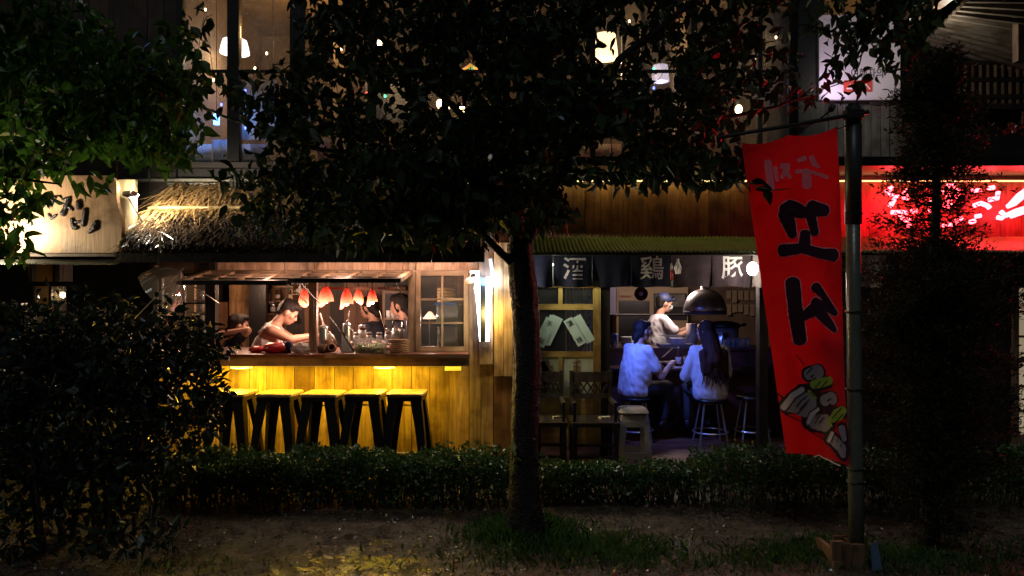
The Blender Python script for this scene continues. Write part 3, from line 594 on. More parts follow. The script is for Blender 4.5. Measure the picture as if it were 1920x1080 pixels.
fe = thing('board_fence', 'grey weathered upright boards below the white hanging sign', 'fence', (X(1575, 6.93), 6.93, 2.5))
while xs < X(1705, 6.93): w = random.uniform(.08, .12); bx('board', FENCE, fe, xs+.003, xs+w-.003, 6.94+random.uniform(0, .01), 6.97, 2.5, Z(192, 6.93)+random.uniform(-.02, .02)); xs += w
bx('rail', FENCE, fe, X(1537, 6.97), X(1708, 6.97), 6.982, 6.998, 2.7, 2.76)
# porch roof, top right
pr = thing('porch_roof', 'sloping porch roof with battened underside and pale edge beam', 'roof', P(1830, 60, 6.5))
A, B, C, D = P(1735, 75, 6.9), P(1960, 150, 6.9), P(1990, -70, 5.2), P(1850, -40, 5.2)
nrm = (B-A).cross(D-A).normalized(); nrm = nrm if nrm.z > 0 else -nrm
MB().hexa([A, B, D, C, A+nrm*.03, B+nrm*.03, D+nrm*.03, C+nrm*.03]).build('deck_panel', BLACK, pr)
SL = wood('batten_wood', (.12, .1, .07), (.22, .18, .14), 'x', .5, rnd=.15)
for i in range(15): t = (i+.3)/15; p, q = A.lerp(D, t)-nrm*.02, B.lerp(C, t)-nrm*.02; MB().beam(p, q, .05, .035, nrm).build('batten', SL, pr)
MB().beam(P(1688, 48, 6.98)-Vector((0, 0, .02)), P(1832, -60, 5.2), .06, .2, nrm).build('edge_beam', wood('beam_wood', (.3, .17, .08), (.5, .32, .18), 'y', .5), pr)
MB().beam(P(1912, -40, 6.0), P(1912, 116, 6.0), .07, .07, (0, 1, 0)).build('porch_post', WOOD_M, pr)
rl = thing('balcony_railing', 'dark balcony railing under the porch roof', 'railing', P(1860, 180, 6.8))
for y_ in (118, 150, 182): MB().beam(P(1790, y_, 6.8), P(1990, y_-2, 6.8), .03, .035).build('rail', WOOD_DX, rl)
for k in range(14): MB().beam(P(1796+k*14, 119, 6.815), P(1796+k*14, 196, 6.815), .016, .02, (0, 1, 0)).build('baluster', WOOD_M, rl)
bx('floor_beam', WOOD_DX, rl, X(1785, 6.78), 6.5, 6.76, 6.9, Z(206, 6.8), Z(196, 6.8))
bx('recess_wall', WALLD, up, 3.47, 9, 8.2, 8.3, 2.0, 6.0); bx('recess_roof', WALLD, up, 3.5, 9, 7.1, 8.2, 5.2, 5.3)
# slim pale eave of the house behind, top left
hs = thing('rear_house', 'dark house behind the trees with a pale blue roof edge', 'building', (-4.6, 8.6, 0))
bx('wall', WALLD, hs, -9, -3.6, 8.6, 8.7, 0, 4.6); MB().beam(P(112, -12, 8.3), P(156, 18, 8.0), .16, .03).build('roof_edge', mat('pale_blue_metal', (.3, .36, .5), .4), hs)
# ------------------------------------------------------------------ wooden sign with carved letters (far left)
SY = 6.0
ws = thing('wooden_sign', 'wavy-edged wooden sign with raised dark metal letters', 'sign', P(60, 476, SY))
poly = [(-260, 474), (-260, 335), (30, 330), (120, 329), (200, 329), (211, 332), (217, 339), (219, 350), (218, 370), (221, 388), (226, 402), (229, 425), (227, 448), (228, 462), (223, 470), (212, 474)]
MB().prism(poly, lambda u, v, d: P(u, v, SY)+Vector((0, d, 0)), .05).build('board', WOOD_S, ws)
def raised(name, strokes, Y, mt, parent, th=.02, step=3):
    mb = MB()
    for st in strokes:
        C = ribbon(st, step); pts = [P(c[0], c[1], Y) for c in C]; rr = [c[2]/2*Y/F*(1+random.uniform(-.1, .1)) for c in C]
        rr[0] *= .7; rr[-1] *= .6; b0 = len(mb.v); mb.tube(pts, rr, 8)
        for i in range(b0, len(mb.v)): x, y, z = mb.v[i]; mb.v[i] = (x, Y-.002+(y-Y)*.8, z)
    return mb.build(name, mt, parent, True)
LET = mat('dark_letter_metal', (.05, .045, .045), .28, .6, c2=(.12, .1, .1), nscale=60, bump=.4, bscale=120)
zz = lambda L: [[(x/6, 320+y/6, w/6) for x, y, w in st] for st in L]
raised('letter', zz([[(330, 540, 45), (365, 620, 40)], [(240, 400, 40), (340, 470, 45)], [(280, 560, 36), (350, 500, 30)]]), SY, LET, ws)
raised('letter', zz([[(460, 290, 60), (450, 470, 72)], [(500, 390, 40), (580, 400, 36), (600, 300, 60)], [(520, 310, 44), (640, 300, 40)], [(545, 480, 34), (580, 540, 40), (645, 490, 34)]]), SY, LET, ws)
raised('letter', zz([[(700, 330, 40), (800, 305, 44)], [(785, 320, 60), (700, 510, 76)], [(770, 400, 44), (825, 450, 38)], [(885, 330, 62), (890, 440, 68)], [(810, 530, 52), (830, 640, 58), (890, 640, 50)], [(965, 420, 58), (935, 630, 62)], [(830, 580, 36), (940, 570, 36)]]), SY, LET, ws)
raised('letter', zz([[(1095, 560, 52), (1060, 650, 80), (995, 700, 44)]]), SY, LET, ws)
# ------------------------------------------------------------------ lamps that flood the sign and thatch
LAMPW = emit('lamp_white', (1, .93, .8), 30)
def floodlight(label, px, py, Y, to, w, ang):
    c = P(px, py, Y); r = thing('floodlight', label, 'lamp', c)
    d = (Vector(to)-c).normalized(); sx = d.cross(Vector((0, 0, 1))).normalized(); u = sx.cross(d); M = Matrix((sx, d, u)).transposed()
    MB().obox(c-d*.03, (.16, .05, .03), M).build('housing', STEEL, r); MB().obox(c+d*.002, (.145, .012, .02), M).build('tube', LAMPW, r)
    MB().tube([c-d*.05, c-d*.1+Vector((0, .1, -.05)), Vector((c.x+.02, 6.2, c.z-.2))], .006, 6).build('arm', DARKSTEEL, r)
    spot('floodlight_beam', c+d*.015, to, w, (1, .86, .66), ang, .9, .04, r); point('floodlight_spill', c+Vector((0, -.03, .03)), w*(.12 if px > 100 else .36), (1, .9, .62), .03, r)
floodlight('tube floodlight clipped between the wooden sign and the thatch', 250, 367, 6.1, rf(-2.85, .45), 62, 165)
floodlight('floodlight at the sign\'s hidden left end', -18, 452, 5.66, P(-5, 395, 6.0), 60, 170)
# ------------------------------------------------------------------ lights under the counter
PUCK = emit('puck_yellow', (1, .78, .12), 14)
def puck(px, label):
    c = Vector((X(px, 6.34), 6.34, Z(687, 6.22)-.004)); r = thing('counter_light', label, 'lamp', c, 'round lights under the counter')
    MB().lathe([(.085, -.004), (.09, .0), (.09, .012), (.07, .014)], c-Vector((0, 0, .014)), 20).build('housing', WHITE, r)
    MB().lathe([(.001, -.008), (.06, -.007), (.088, -.002), (.088, .0)], c-Vector((0, 0, .016)), 20).build('diffuser', PUCK, r, True)
    point('counter_light_glow', c-Vector((0, .085, .085)), 12 if px > 400 else 1.5, (1, .66, .02), .05, r)
puck(453, 'round yellow light under the counter above the stool nearest the bush')
puck(721, 'round yellow light under the counter between the two stools by the lattice window'); puck(330, 'round yellow light under the counter behind the dark bush')
cs = thing('counter_led_strip', 'thin yellow led tape under the front edge of the stall counter', 'lamp', (X(600, 6.25), 6.25, .93))
MB().box(X(345, 6.285), X(870, 6.285), 6.28, 6.292, Z(687, 6.22)-.006, Z(687, 6.22)-.001).build('tape', emit('tape_yellow', (1, .74, .1), 3), cs)
area('tape_glow', ((X(395, 6.28)+X(815, 6.28))/2, 6.262, Z(687, 6.22)-.009), ((X(395, 6.28)+X(815, 6.28))/2, 6.262, 0), 26, (1, .66, .02), X(815, 6.28)-X(395, 6.28), .03, cs)
tg = pbox('yellow_tag', emit('yellow_plate', (1, .75, .05), .75), None, 834, 864, 688, 695, 6.3, .05); tag(tg, 'small glowing yellow plate under the counter end', 'lamp')
# ------------------------------------------------------------------ lantern on the post and security camera
ln = thing('post_lantern', 'tall white glowing lantern with dark centre bar on the wooden post', 'lamp', P(907, 640, 6.38))
LW = emit('lantern_white', (.85, .93, 1), 9); LY = emit('lantern_warm', (1, .86, .3), 6)
LYY = 6.38
bx('centre_bar', BLACK, ln, X(901, LYY), X(910.5, LYY), LYY-.05, LYY+.0, Z(640, LYY), Z(524, LYY)); pbox('cap', mat('blue_cap', (.08, .25, .7), .4), ln, 901, 910.5, 521, 535, LYY-.053, .05)
for s in (0, 1):
    xs_ = [(520, 892, 901), (540, 889, 901), (555, 892, 901), (600, 896, 901), (640, 899, 901)] if s == 0 else [(520, 911, 920), (540, 911, 923), (555, 911, 921), (600, 911, 919), (640, 911, 917)]
    poly = [(a[1], a[0]) for a in xs_]+[(a[2], a[0]) for a in reversed(xs_)]
    MB().prism(poly, lambda u, v, d: P(u, v, LYY-.03)+Vector((0, d, 0)), .03).build('diffuser', LW, ln)
point('lantern_glow', P(914, 590, 6.22), 12.0, (1, .78, .22), .05, ln); point('lantern_glow', P(920, 526, 6.22), 9, (.5, .7, 1), .04, ln)
sc_ = thing('security_camera', 'white security camera fixed beside the post lantern', 'camera', P(885, 528, 6.35))
pbox('mount', WHITE, sc_, 881, 899, 507, 520, 6.38, .05); c = P(886, 527, 6.3); MB().tube([c+Vector((.05, .06, .025)), c-Vector((.035, .05, .0))], [.022, .026], 14).build('body', WHITE, sc_, True); MB().ell(P(887, 517, 6.375), (.02, .015, .02)).build('joint', BLACK, sc_, True)
tp = MB().beam(P(919, 485, 6.38), P(928, 537, 6.38), .03, .012, (0, 1, 0)).build('hanging_strap', mat('grey_strap', (.35, .37, .42), .7), None); tag(tp, 'pale printed strap hanging above the post lantern', 'strap')
# ------------------------------------------------------------------ red paper lamps in the stall
RSH = mat('red_shade', (.75, .1, .06), .6, trans=.55)
def rag_lamp(px, py, w, h, Y, label):
    c = P(px, py, Y); r = thing('pendant_lamp', label, 'lamp', c, 'small red lamps over the stall kitchen'); k = Y/F; W_, H = w*k, h*k
    mb = MB(); n = 12; top = []
    for i in range(n):
        a = 2*PI*i/n; top.append((a, 1+.18*math.sin(2*a+px)))
    for lv, (rr, zz_) in enumerate(((.14, .5), (.3, .3), (.42, .08), (.5, -.16))):
        for a, j in top: mb.v.append((c.x+W_*rr*math.cos(a)*j, c.y+W_*rr*math.sin(a)*j, c.z+H*zz_-(H*.28*max(0, math.cos(a*1-px*.13))**2 if lv == 3 else 0)))
    for lv in range(3):
        for i in range(n): a0 = lv*n+i; a1 = lv*n+(i+1) % n; mb.f.append((a0, a1, a1+n, a0+n))
    mb.build('shade', RSH, r); MB().ell(c-Vector((0, 0, H*.12)), (.022, .022, .03)).build('bulb', emit('bulb_warm', (1, .72, .5), 14), r, True)
    MB().tube([c+Vector((0, 0, H*.48)), Vector((c.x, c.y, 2.02))], .004, 5).build('cord', BLACK, r)
    point('pendant_glow', c-Vector((0, 0, H*.45)), 9, (1, .62, .46), .03, r)
for px_, py_, w_, h_, Y_, lab in ((571, 560, 22, 38, 6.75, 'red lamp left of the stall post with a bright torn edge'), (611, 558, 26, 42, 6.9, 'orange red lamp just right of the stall post'), (650, 562, 24, 44, 6.8, 'red over orange lamp with a pale curled edge'), (672, 558, 18, 32, 7.0, 'small near-white lamp with a red rim'), (698, 560, 18, 36, 6.9, 'small red lamp nearest the chalkboard')): rag_lamp(px_, py_, w_, h_, Y_, lab)
wb = thing('shelf_bulb', 'small bare bulb above the box shelf in the stall', 'lamp', P(538, 531, 7.9)); c = P(540, 530, 7.8); MB().ell(c, (.02, .02, .026)).build('bulb', emit('shelf_bulb_glass', (1, .75, .5), 8), wb, True); MB().tube([c+Vector((0, 0, .02)), Vector((c.x, c.y, 2.02))], .006, 6).build('cord', BLACK, wb); point('shelf_bulb_glow', c-Vector((.22, .42, .03)), 20, (1, .58, .36), .04, wb)
bx('lamp_rail', WOOD_RP, stall, X(600, 6.95), X(760, 6.95), 6.95, 6.98, Z(543, 6.95), Z(538, 6.95))
ev = thing('eave_tube_light', 'warm tube light hidden behind the thatched eave board', 'lamp', P(660, 480, 6.16))
MB().tube([P(470, 482, 6.16), P(860, 482, 6.16)], .012, 8).build('tube', emit('eave_warm', (1, .7, .55), 3), ev)
for px_, w_ in ((500, 7), (640, 12), (770, 15), (860, 8)): point('eave_glow', P(px_, 483, 6.14), w_, (1, .6, .42), .05, ev)
# ------------------------------------------------------------------ LED strip above the bar's sign band
LED = emit('led_warm', (1, .72, .25), 2.4)
st_ = thing('led_strip', 'warm led strip along the top of the wooden sign band', 'lamp', (X(1050, 6.55), 6.55, Z(339, 6.55)))
for a, b_ in ((1048, 1400), (1575, 1990)):
    MB().box(X(a, 6.56), X(b_, 6.56), 6.555, 6.57, Z(340.5, 6.56), Z(338, 6.56)).build('strip', LED, st_)
    xm = (X(a, 6.56)+X(b_, 6.56))/2; area('led_glow', (xm, 6.54, Z(341.5, 6.56)), (xm, 6.6, 2.0), 1.5 if a < 1100 else .35, (1, .66, .2), X(b_, 6.56)-X(a, 6.56), .02, st_)
# ------------------------------------------------------------------ red neon sign
ns = thing('neon_sign', 'glowing red neon lettering on the sign band behind the conifer', 'sign', P(1780, 440, 6.5))
NEON = emit('neon_tube', (1, .045, .06), 24)
NY = 6.47
def neon(strokes):
    mb = MB()
    for stx in strokes: mb.tube([P(1620+x/6.4, 320+y/6.4, NY) for x, y in stx], .021, 6)
    return mb.build('neon_letter', NEON, ns, True)
neon([[(260, 260), (340, 200)], [(300, 290), (400, 290), (330, 400), (310, 430)], [(460, 310), (500, 240), (530, 330), (470, 340)], [(330, 500), (520, 500)], [(420, 500), (480, 590), (550, 590), (575, 620), (520, 670)], [(570, 490), (640, 480)]])
neon([[(770, 420), (820, 350)], [(780, 480), (830, 450)], [(920, 270), (950, 265)], [(1000, 180), (1080, 180)], [(1020, 240), (1010, 330), (960, 450)], [(1020, 340), (1120, 310), (1130, 220)], [(960, 420), (1050, 420)], [(950, 660), (1070, 640), (1170, 560)]])
neon([[(1300, 240), (1400, 240)], [(1320, 420), (1400, 390), (1480, 420), (1510, 450)], [(1490, 210), (1560, 200)], [(1610, 250), (1600, 330), (1500, 350)], [(1270, 620), (1330, 600)], [(1340, 550), (1400, 540)]])
neon([[(1740, 420), (1850, 300), (1960, 220), (2050, 180)], [(1720, 430), (1800, 400), (1920, 300)], [(1600, 560), (1650, 570), (1700, 540), (1640, 490)], [(1700, 540), (1830, 480), (1960, 440)], [(1760, 550), (1900, 500), (2080, 470)]])
for px_, w in ((1670, 20), (1790, 18), (1930, 22)): point('neon_glow', P(px_, 392, 6.35), w, (1, .003, .012), .07, ns)
# ------------------------------------------------------------------ noren curtain
nr_ = thing('noren_curtain', 'dark split curtain with white brush characters along the bar front', 'curtain', (X(1215, 6.35), 6.35, 1.6))
NYY = 6.36; NT, NB = Z(474, NYY), Z(538, NYY)
NAVY = mat('navy_cloth', (.014, .018, .045), .85, c2=(.022, .028, .06), nscale=14, trans=.15, bump=.1, bscale=150); MAUVE = mat('mauve_cloth', (.07, .05, .06), .85, c2=(.1, .075, .085), nscale=14, trans=.2, bump=.1, bscale=150); PALE = mat('pale_cloth', (.45, .4, .38), .85, trans=.3)
def nsurf(x, z, ph):
    t = (NT-z)/(NT-NB); return NYY+(.012*math.sin(x*17+ph)+.006*math.sin(x*41+ph*2))*t+.01*t*noise.noise((x*3, z*4, ph))
panels = [(988, 1036, NAVY), (1038, 1110, NAVY), (1111, 1183, NAVY), (1186, 1256, NAVY), (1259, 1334, MAUVE), (1336, 1408, MAUVE), (1412, 1428, PALE), (1600, 1662, PALE)]
pobj = {}
for i, (a, b_, mt) in enumerate(panels):
    x0, x1 = X(a, NYY), X(b_, NYY); nx, nz = 26, 10; mb = MB()
    for side in (0, .002):
        for j in range(nz+1):
            for k in range(nx+1):
                x = x0+(x1-x0)*k/nx; z = NT+(NB-NT)*j/nz+.006*math.sin(k/nx*PI*2+i)*(j/nz); ex = (abs(k/nx-.5)*2)**4
                mb.v.append((x, nsurf(x, z, i)+side+ex*.014*(j/nz), z))
    o_ = (nx+1)*(nz+1)
    for j in range(nz):
        for k in range(nx): q = j*(nx+1)+k; mb.f.append((q, q+1, q+nx+2, q+nx+1)); mb.f.append((o_+q, o_+q+nx+1, o_+q+nx+2, o_+q+1))
    pobj[i] = mb.build('curtain_panel', mt, nr_, True)
MB().tube([(X(985, NYY), NYY+.012, NT+.004), (X(1430, NYY), NYY+.012, NT+.004)], .012, 8).build('curtain_rod', WOOD_D, nr_)
INKW = mat('white_print', (.85, .85, .83), .8, trans=.1)
for i, ch, cx, cy, w, h in ((1, '酒', 1077, 503, 43, 42), (3, '鷄', 1222, 502, 44, 44), (5, '豚', 1373, 502, 41, 43)):
    f_ = (lambda cx, cy, i: lambda u, v: Vector((X(cx, NYY)+u, nsurf(X(cx, NYY)+u, Z(cy, NYY)+v, i)-.0035, Z(cy, NYY)+v)))(cx, cy, i)
    glyph('character', ch, INKW, pobj[i], f_, w*NYY/F, h*NYY/F, .016 if ch != '鷄' else .008, .01, .002)
# lantern bulb, wire cage, little red and white ornament in front of the cloth
lb = thing('paper_lantern', 'small bright white lantern hanging at the end of the noren', 'lamp', P(1411, 525, 6.22))
c = P(1411, 504, 6.22); mb = MB(); prof = [(.012, .055), (.03, .045), (.044, .022), (.048, 0), (.044, -.022), (.03, -.045), (.012, -.055)]; MB().lathe(prof, c, 12).build('shade', emit('lantern_hot', (1, .86, .76), 16), lb)
MB().tube([c+Vector((0, 0, .055)), Vector((c.x, c.y, Z(473, 6.15)))], .004, 5).build('cord', BLACK, lb); MB().tube([c-Vector((0, 0, .055)), c-Vector((0, 0, .09))], .007, 6).build('finial', BLACK, lb)
point('lantern_light', c-Vector((0, .07, 0)), 6, (1, .78, .66), .045, lb)
oc = thing('bottle_ornament', 'slim red and white ornament hanging in the noren gap', 'ornament', P(1260, 535, 6.3)); c = P(1260, 505, 6.3)
MB().tube([P(1259.5, 497, 6.3), P(1259.5, 494, 6.3)], [.011, .006], 10).build('cap', WHITE, oc, True); MB().tube([P(1259.5, 506, 6.3), P(1259.5, 497, 6.3)], [.013, .011], 10).build('neck', WHITE, oc, True)
MB().tube([P(1259.5, 525, 6.3), P(1259.5, 507, 6.3)], [.013, .013], 10).build('body', mat('ornament_red', (.75, .12, .08), .4), oc, True); MB().tube([P(1260, 537, 6.3), P(1260, 526, 6.3)], [.006, .011], 8).build('base', mat('ornament_grey', (.4, .4, .42), .4), oc); MB().tube([P(1259.5, 494, 6.3), P(1259.5, 472, 6.3)], .002, 4).build('cord', BLACK, oc)
wc = thing('wire_cage_lamp', 'unlit wire cage lamp hanging beside the red ornament', 'lamp', P(1271, 515, 6.3)); c = P(1271, 500, 6.3)
for k in range(8): a = 2*PI*k/8; MB().tube([c+Vector((.008*math.cos(a), .008*math.sin(a), .05)), c+Vector((.03*math.cos(a), .03*math.sin(a), -.01)), c+Vector((.02*math.cos(a), .02*math.sin(a), -.06))], .002, 4).build('wire', STEEL, wc)
MB().tube([c+Vector((0, 0, .048)), c+Vector((0, 0, .065))], .012, 8).build('socket', STEEL, wc); MB().tube([c+Vector((0, 0, .065)), Vector((c.x, c.y, Z(473, 6.3)))], .002, 4).build('cord', BLACK, wc)
# blue tube behind the noren and other lights of the bar
bt = thing('blue_tube_light', 'blue tube light mounted behind the noren by the door post', 'lamp', P(1150, 520, 6.7))
MB().tube([P(1152, 512, 6.78), P(1166, 512, 7.1)], .014, 8).build('tube', emit('blue_tube', (.08, .12, 1), 12), bt, True)
bx('holder', BLACK, bt, X(1150, 6.78), X(1168, 6.78), 6.76, 7.12, Z(507, 6.78), Z(504, 6.78))
spot('blue_tube_glow', P(1152, 518, 6.72), P(1262, 690, 7.28), 88, (.11, .19, 1), 75, .8, .06, bt)
point('noren_back_glow', P(1175, 525, 6.6), 2.2, (.1, .16, 1), .05, bt)
# ------------------------------------------------------------------ white hanging sign (upper right)
wsn = thing('white_sign', 'white hanging sign with dark lettering and a red box', 'sign', P(1610, 187, 6.88))
pbox('board', mat('sign_white', (.72, .66, .7), .5, c2=(.66, .6, .66), nscale=3), wsn, 1536, 1688, 28, 187, 6.85, .04)
f_ = lambda u, v: Vector((X(1626, 6.846)+u, 6.846, Z(137, 6.846)+v)); glyph('lettering', '여행자의', mat('sign_ink', (.03, .02, .03), .6), wsn, f_, 60*6.85/F, 18*6.85/F, .005, 1)
RB = mat('sign_red', (.6, .05, .03), .6)
pbox('red_box', RB, wsn, 1582, 1636, 151, 172, 6.844, .004); mb = MB()
for s_ in ([(1588, 166, 2.5), (1600, 166, 2.5)], [(1594, 158, 2.5), (1594, 165, 2.5)], [(1606, 158, 2.5), (1612, 165, 2.5)], [(1618, 167, 2.5), (1624, 158, 2.5), (1631, 167, 2.5)]): stroke_mesh(mb, s_, lambda u, v, h: P(u, v, 6.841), 2, 0)
mb.build('box_lettering', INKW, wsn)
slp = thing('sign_lamp', 'small lamp lighting the white hanging sign from below', 'lamp', P(1570, 196, 6.6)); c = P(1562, 198, 6.62)
MB().tube([c+Vector((0, .05, -.03)), c], [.025, .03], 10).build('housing', BLACK, slp); MB().tube([c+Vector((0, .05, -.03)), Vector((c.x, 6.95, c.z-.06))], .008, 6).build('arm', BLACK, slp)
spot('sign_lamp_beam', c+Vector((0, -.02, .03)), P(1595, 110, 6.85), 8, (.95, .72, 1), 120, .9, .03, slp)
dl = thing('door_tube_light', 'slim tube light behind the noren above the sliding door', 'lamp', P(1060, 500, 6.47))
MB().tube([P(1020, 496, 6.5), P(1105, 496, 6.5)], .01, 8).build('tube', emit('door_tube', (.85, 1, .8), 3), dl)
for q_ in (1030, 1095): point('door_tube_glow', P(q_, 505, 6.46), 3.2, (.9, 1, .66), .04, dl)
# porch strip lamps
ps = thing('porch_tube_light', 'short white tubes fixed along the porch edge beam', 'lamp', P(1705, 45, 6.7))
for a, b_ in (((1692, 52, 6.8), (1710, 39, 6.55)), ((1736, 21, 6.1), (1741, 17, 6.0))): MB().tube([P(*a)-Vector((0, 0, .02)), P(*b_)-Vector((0, 0, .02))], .012, 8).build('tube', emit('porch_white', (1, .9, .78), 4), ps)
point('porch_glow', P(1760, 70, 6.0), 7, (1, .9, .75), .05, ps)
# ------------------------------------------------------------------ upper storey lamps and decorations
UB = emit('upper_bulb', (1, .7, .35), 18)
def bulb_lamp(px, py, Y, label, w=5, r=.035, col=(1, .66, .3)):
    c = P(px, py, Y); t = thing('hanging_bulb', label, 'lamp', c, 'bulbs in the upper windows'); MB().ell(c, (r, r, r*1.35)).build('bulb', UB, t, True)
    MB().tube([c+Vector((0, 0, r)), c+Vector((0, 0, r+.04))], r*.5, 8).build('socket', BLACK, t); MB().tube([c+Vector((0, 0, r+.04)), Vector((c.x, c.y, 4.79 if c.z > 2.5 else 1.98))], .004, 4).build('cord', BLACK, t)
    point('bulb_glow', c-Vector((0, .06, .0)), w, col, .04, t)
for px_, py_, Y_, lab in ((710, 84, 7.6, 'small bare bulb behind the dense leaves left of the trunk'), (825, 195, 7.5, 'bare warm bulb, left one of the close pair'), (865, 205, 7.6, 'bare warm bulb, right one of the close pair'), (1421, 116, 7.5, 'slim bare bulb next to the dark column'), (1385, 205, 7.6, 'bright bare bulb low beside the crossarm tip'), (512, 190, 8.2, 'bare bulb between the two left window posts')): bulb_lamp(px_, py_, Y_, lab, 5)
def shade_lamp(px, py, w, h, Y, label, em, pw, col):
    c = P(px, py, Y); k = Y/F; t = thing('shaded_lamp', label, 'lamp', c)
    MB().lathe([(w*k*.5, -h*k/2), (w*k*.46, 0), (w*k*.4, h*k/2), (w*k*.15, h*k*.55)], c, 20).build('shade', em, t, True); MB().tube([c+Vector((0, 0, h*k*.55)), Vector((c.x, c.y, 4.79))], .006, 5).build('cord', BLACK, t)
    point('shade_glow', c-Vector((0, .0, h*k*.9)), pw, col, .08, t); return t
shade_lamp(440, 88, 54, 24, 7.9, 'wide white drum lamp in the left upper window', emit('drum_white', (1, .93, .9), 3.2), 9, (1, .8, .6))
shade_lamp(1134, 88, 50, 44, 7.6, 'glowing cream lampshade seen through a gap in the crown', emit('cream_shade', (1, .7, .34), 3.0), 12, (1, .7, .35))
shade_lamp(1238, 138, 34, 30, 8.0, 'pale lavender lampshade right of the trunk', emit('lavender_shade', (.75, .72, 1), .6), 5, (.9, .85, 1))
bl = thing('blue_lamp', 'vivid blue lamp inside the left upper window', 'lamp', P(405, 222, 7.4)); c = P(406, 224, 7.4)
MB().tube([c-Vector((0, 0, .05)), c+Vector((0, 0, .05))], .03, 10).build('tube', emit('blue_hot', (.1, .35, 1), 10), bl, True); MB().tube([c+Vector((0, 0, .05)), Vector((c.x, c.y, 4.79))], .004, 4).build('cord', BLACK, bl); point('blue_glow', c-Vector((0, .1, 0)), 5, (.08, .3, 1), .04, bl)
cc = thing('carousel_ornament', 'small orange and green canopy ornament in the upper window', 'ornament', P(882, 150, 7.35)); c = P(882, 124, 7.35)
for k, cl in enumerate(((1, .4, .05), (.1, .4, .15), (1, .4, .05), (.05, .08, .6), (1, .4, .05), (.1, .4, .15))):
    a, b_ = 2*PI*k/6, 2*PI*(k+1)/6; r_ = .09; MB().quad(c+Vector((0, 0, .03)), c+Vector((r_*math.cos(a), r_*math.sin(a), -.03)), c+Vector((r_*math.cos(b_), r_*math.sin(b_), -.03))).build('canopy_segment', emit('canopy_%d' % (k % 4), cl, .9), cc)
MB().tube([c+Vector((0, 0, .03)), c-Vector((0, 0, .35))], .006, 6).build('pole', BLACK, cc)
fl = thing('fairy_lights', 'string of tiny coloured bulbs along the upper window', 'lights', P(700, 180, 7.12))
cols = {'r': emit('fairy_red', (1, .05, .05), 8), 'b': emit('fairy_blue', (.1, .15, 1), 8), 'g': emit('fairy_green', (.05, 1, .4), 6), 'w': emit('fairy_warm', (1, .75, .4), 8)}
fpos = [(365, 135, 'w'), (520, 192, 'w'), (565, 130, 'b'), (590, 228, 'b'), (688, 175, 'r'), (722, 180, 'g'), (881, 139, 'b'), (1000, 224, 'r'), (1226, 129, 'g'), (1226, 165, 'b'), (1205, 258, 'r'), (1320, 257, 'b'), (1337, 268, 'g'), (1356, 270, 'r'), (1174, 276, 'w'), (1065, 84, 'w'), (1506, 155, 'r'), (608, 285, 'r'), (352, 60, 'w'), (372, 96, 'w'), (385, 18, 'w'), (400, 150, 'w'), (415, 196, 'b'), (460, 170, 'b'), (478, 128, 'w'), (500, 100, 'w'), (523, 236, 'w'), (460, 240, 'b'), (640, 92, 'w'), (1300, 62, 'w'), (1180, 40, 'w'), (820, 170, 'w'), (1455, 70, 'w'), (1440, 180, 'b'), (1100, 296, 'r')]
for a, b_, k in fpos: MB().ell(P(a, b_, 7.14), (.011, .011, .015), None, 8, 6).build('bulb', cols[k], fl, True)
MB().tube([P(a, b_-4, 7.15) for a, b_, k in sorted(fpos)], .003, 4).build('wire', BLACK, fl)
def sheet(name, label, cat, px0, px1, py0, py1, Y, mt):
    mb = MB(); n = 10
    for i in range(n+1):
        x = X(px0, Y)+(X(px1, Y)-X(px0, Y))*i/n; y = Y+.01*math.sin(i*1.1)
        for d in (0, .003): mb.v += [(x, y+d, Z(py1, Y)), (x, y+d, Z(py0, Y))]
    for i in range(n): a = i*4; b_ = a+4; mb.f += [(a, b_, b_+1, a+1), (a+2, a+3, b_+3, b_+2), (a, a+2, b_+2, b_), (a+1, b_+1, b_+3, a+3)]
    o = mb.build(name, mt, None, True); return tag(o, label, cat)
sheet('cafe_curtain', 'white half curtain low in the left upper window', 'curtain', 346, 398, 270, 306, 7.3, mat('white_cloth', (.65, .63, .68), .8)); sheet('cafe_curtain', 'blue grey half curtain beside the white one', 'curtain', 399, 428, 262, 306, 7.28, mat('bluegrey_cloth', (.3, .36, .5), .8))
sheet('cafe_curtain', 'bright white half curtain right of the first upper post', 'curtain', 452, 500, 270, 306, 7.3, mat('white_cloth', (.65, .63, .68), .8)); sheet('cafe_banner', 'red and pale cloth low in the upper window', 'banner', 596, 640, 262, 306, 7.3, mat('redpale_cloth', (.5, .1, .1), .8, c2=(.6, .55, .5), nscale=9))
sheet('cafe_banner', 'crimson cloth hanging beside the canopy ornament', 'banner', 860, 885, 165, 200, 7.4, mat('crimson_cloth', (.4, .02, .06), .8)); sheet('cafe_screen', 'pale screen panel behind the left upper window', 'screen', 452, 520, 150, 262, 7.6, mat('white_cloth', (.65, .63, .68), .8)); sheet('cafe_screen', 'grey speckled screen panel behind the crown', 'screen', 685, 770, 150, 228, 7.8, mat('speckle', (.2, .2, .22), .7, c2=(.45, .45, .45), nscale=60))
sheet('cafe_banner', 'orange and cream cloth low right of the trunk', 'banner', 1095, 1210, 270, 308, 7.4, mat('orange_cloth', (.5, .2, .1), .8, c2=(.6, .5, .4), nscale=8)); sheet('cafe_curtain', 'tan drape hanging beside the dark column', 'curtain', 1436, 1480, 20, 306, 7.2, mat('tan_drape', (.4, .3, .2), .8, c2=(.5, .42, .32), nscale=20))
cu2 = bulb_lamp(118, 553, 6.6, 'bare bulb in the small window under the wooden sign', 1.2, .02)
point('upper_room_light', (-2.2, 8.2, 4.4), 10, (1, .58, .22), .1, up); point('upper_room_light', (2.1, 8.2, 4.4), 3, (1, .66, .34), .1, up)
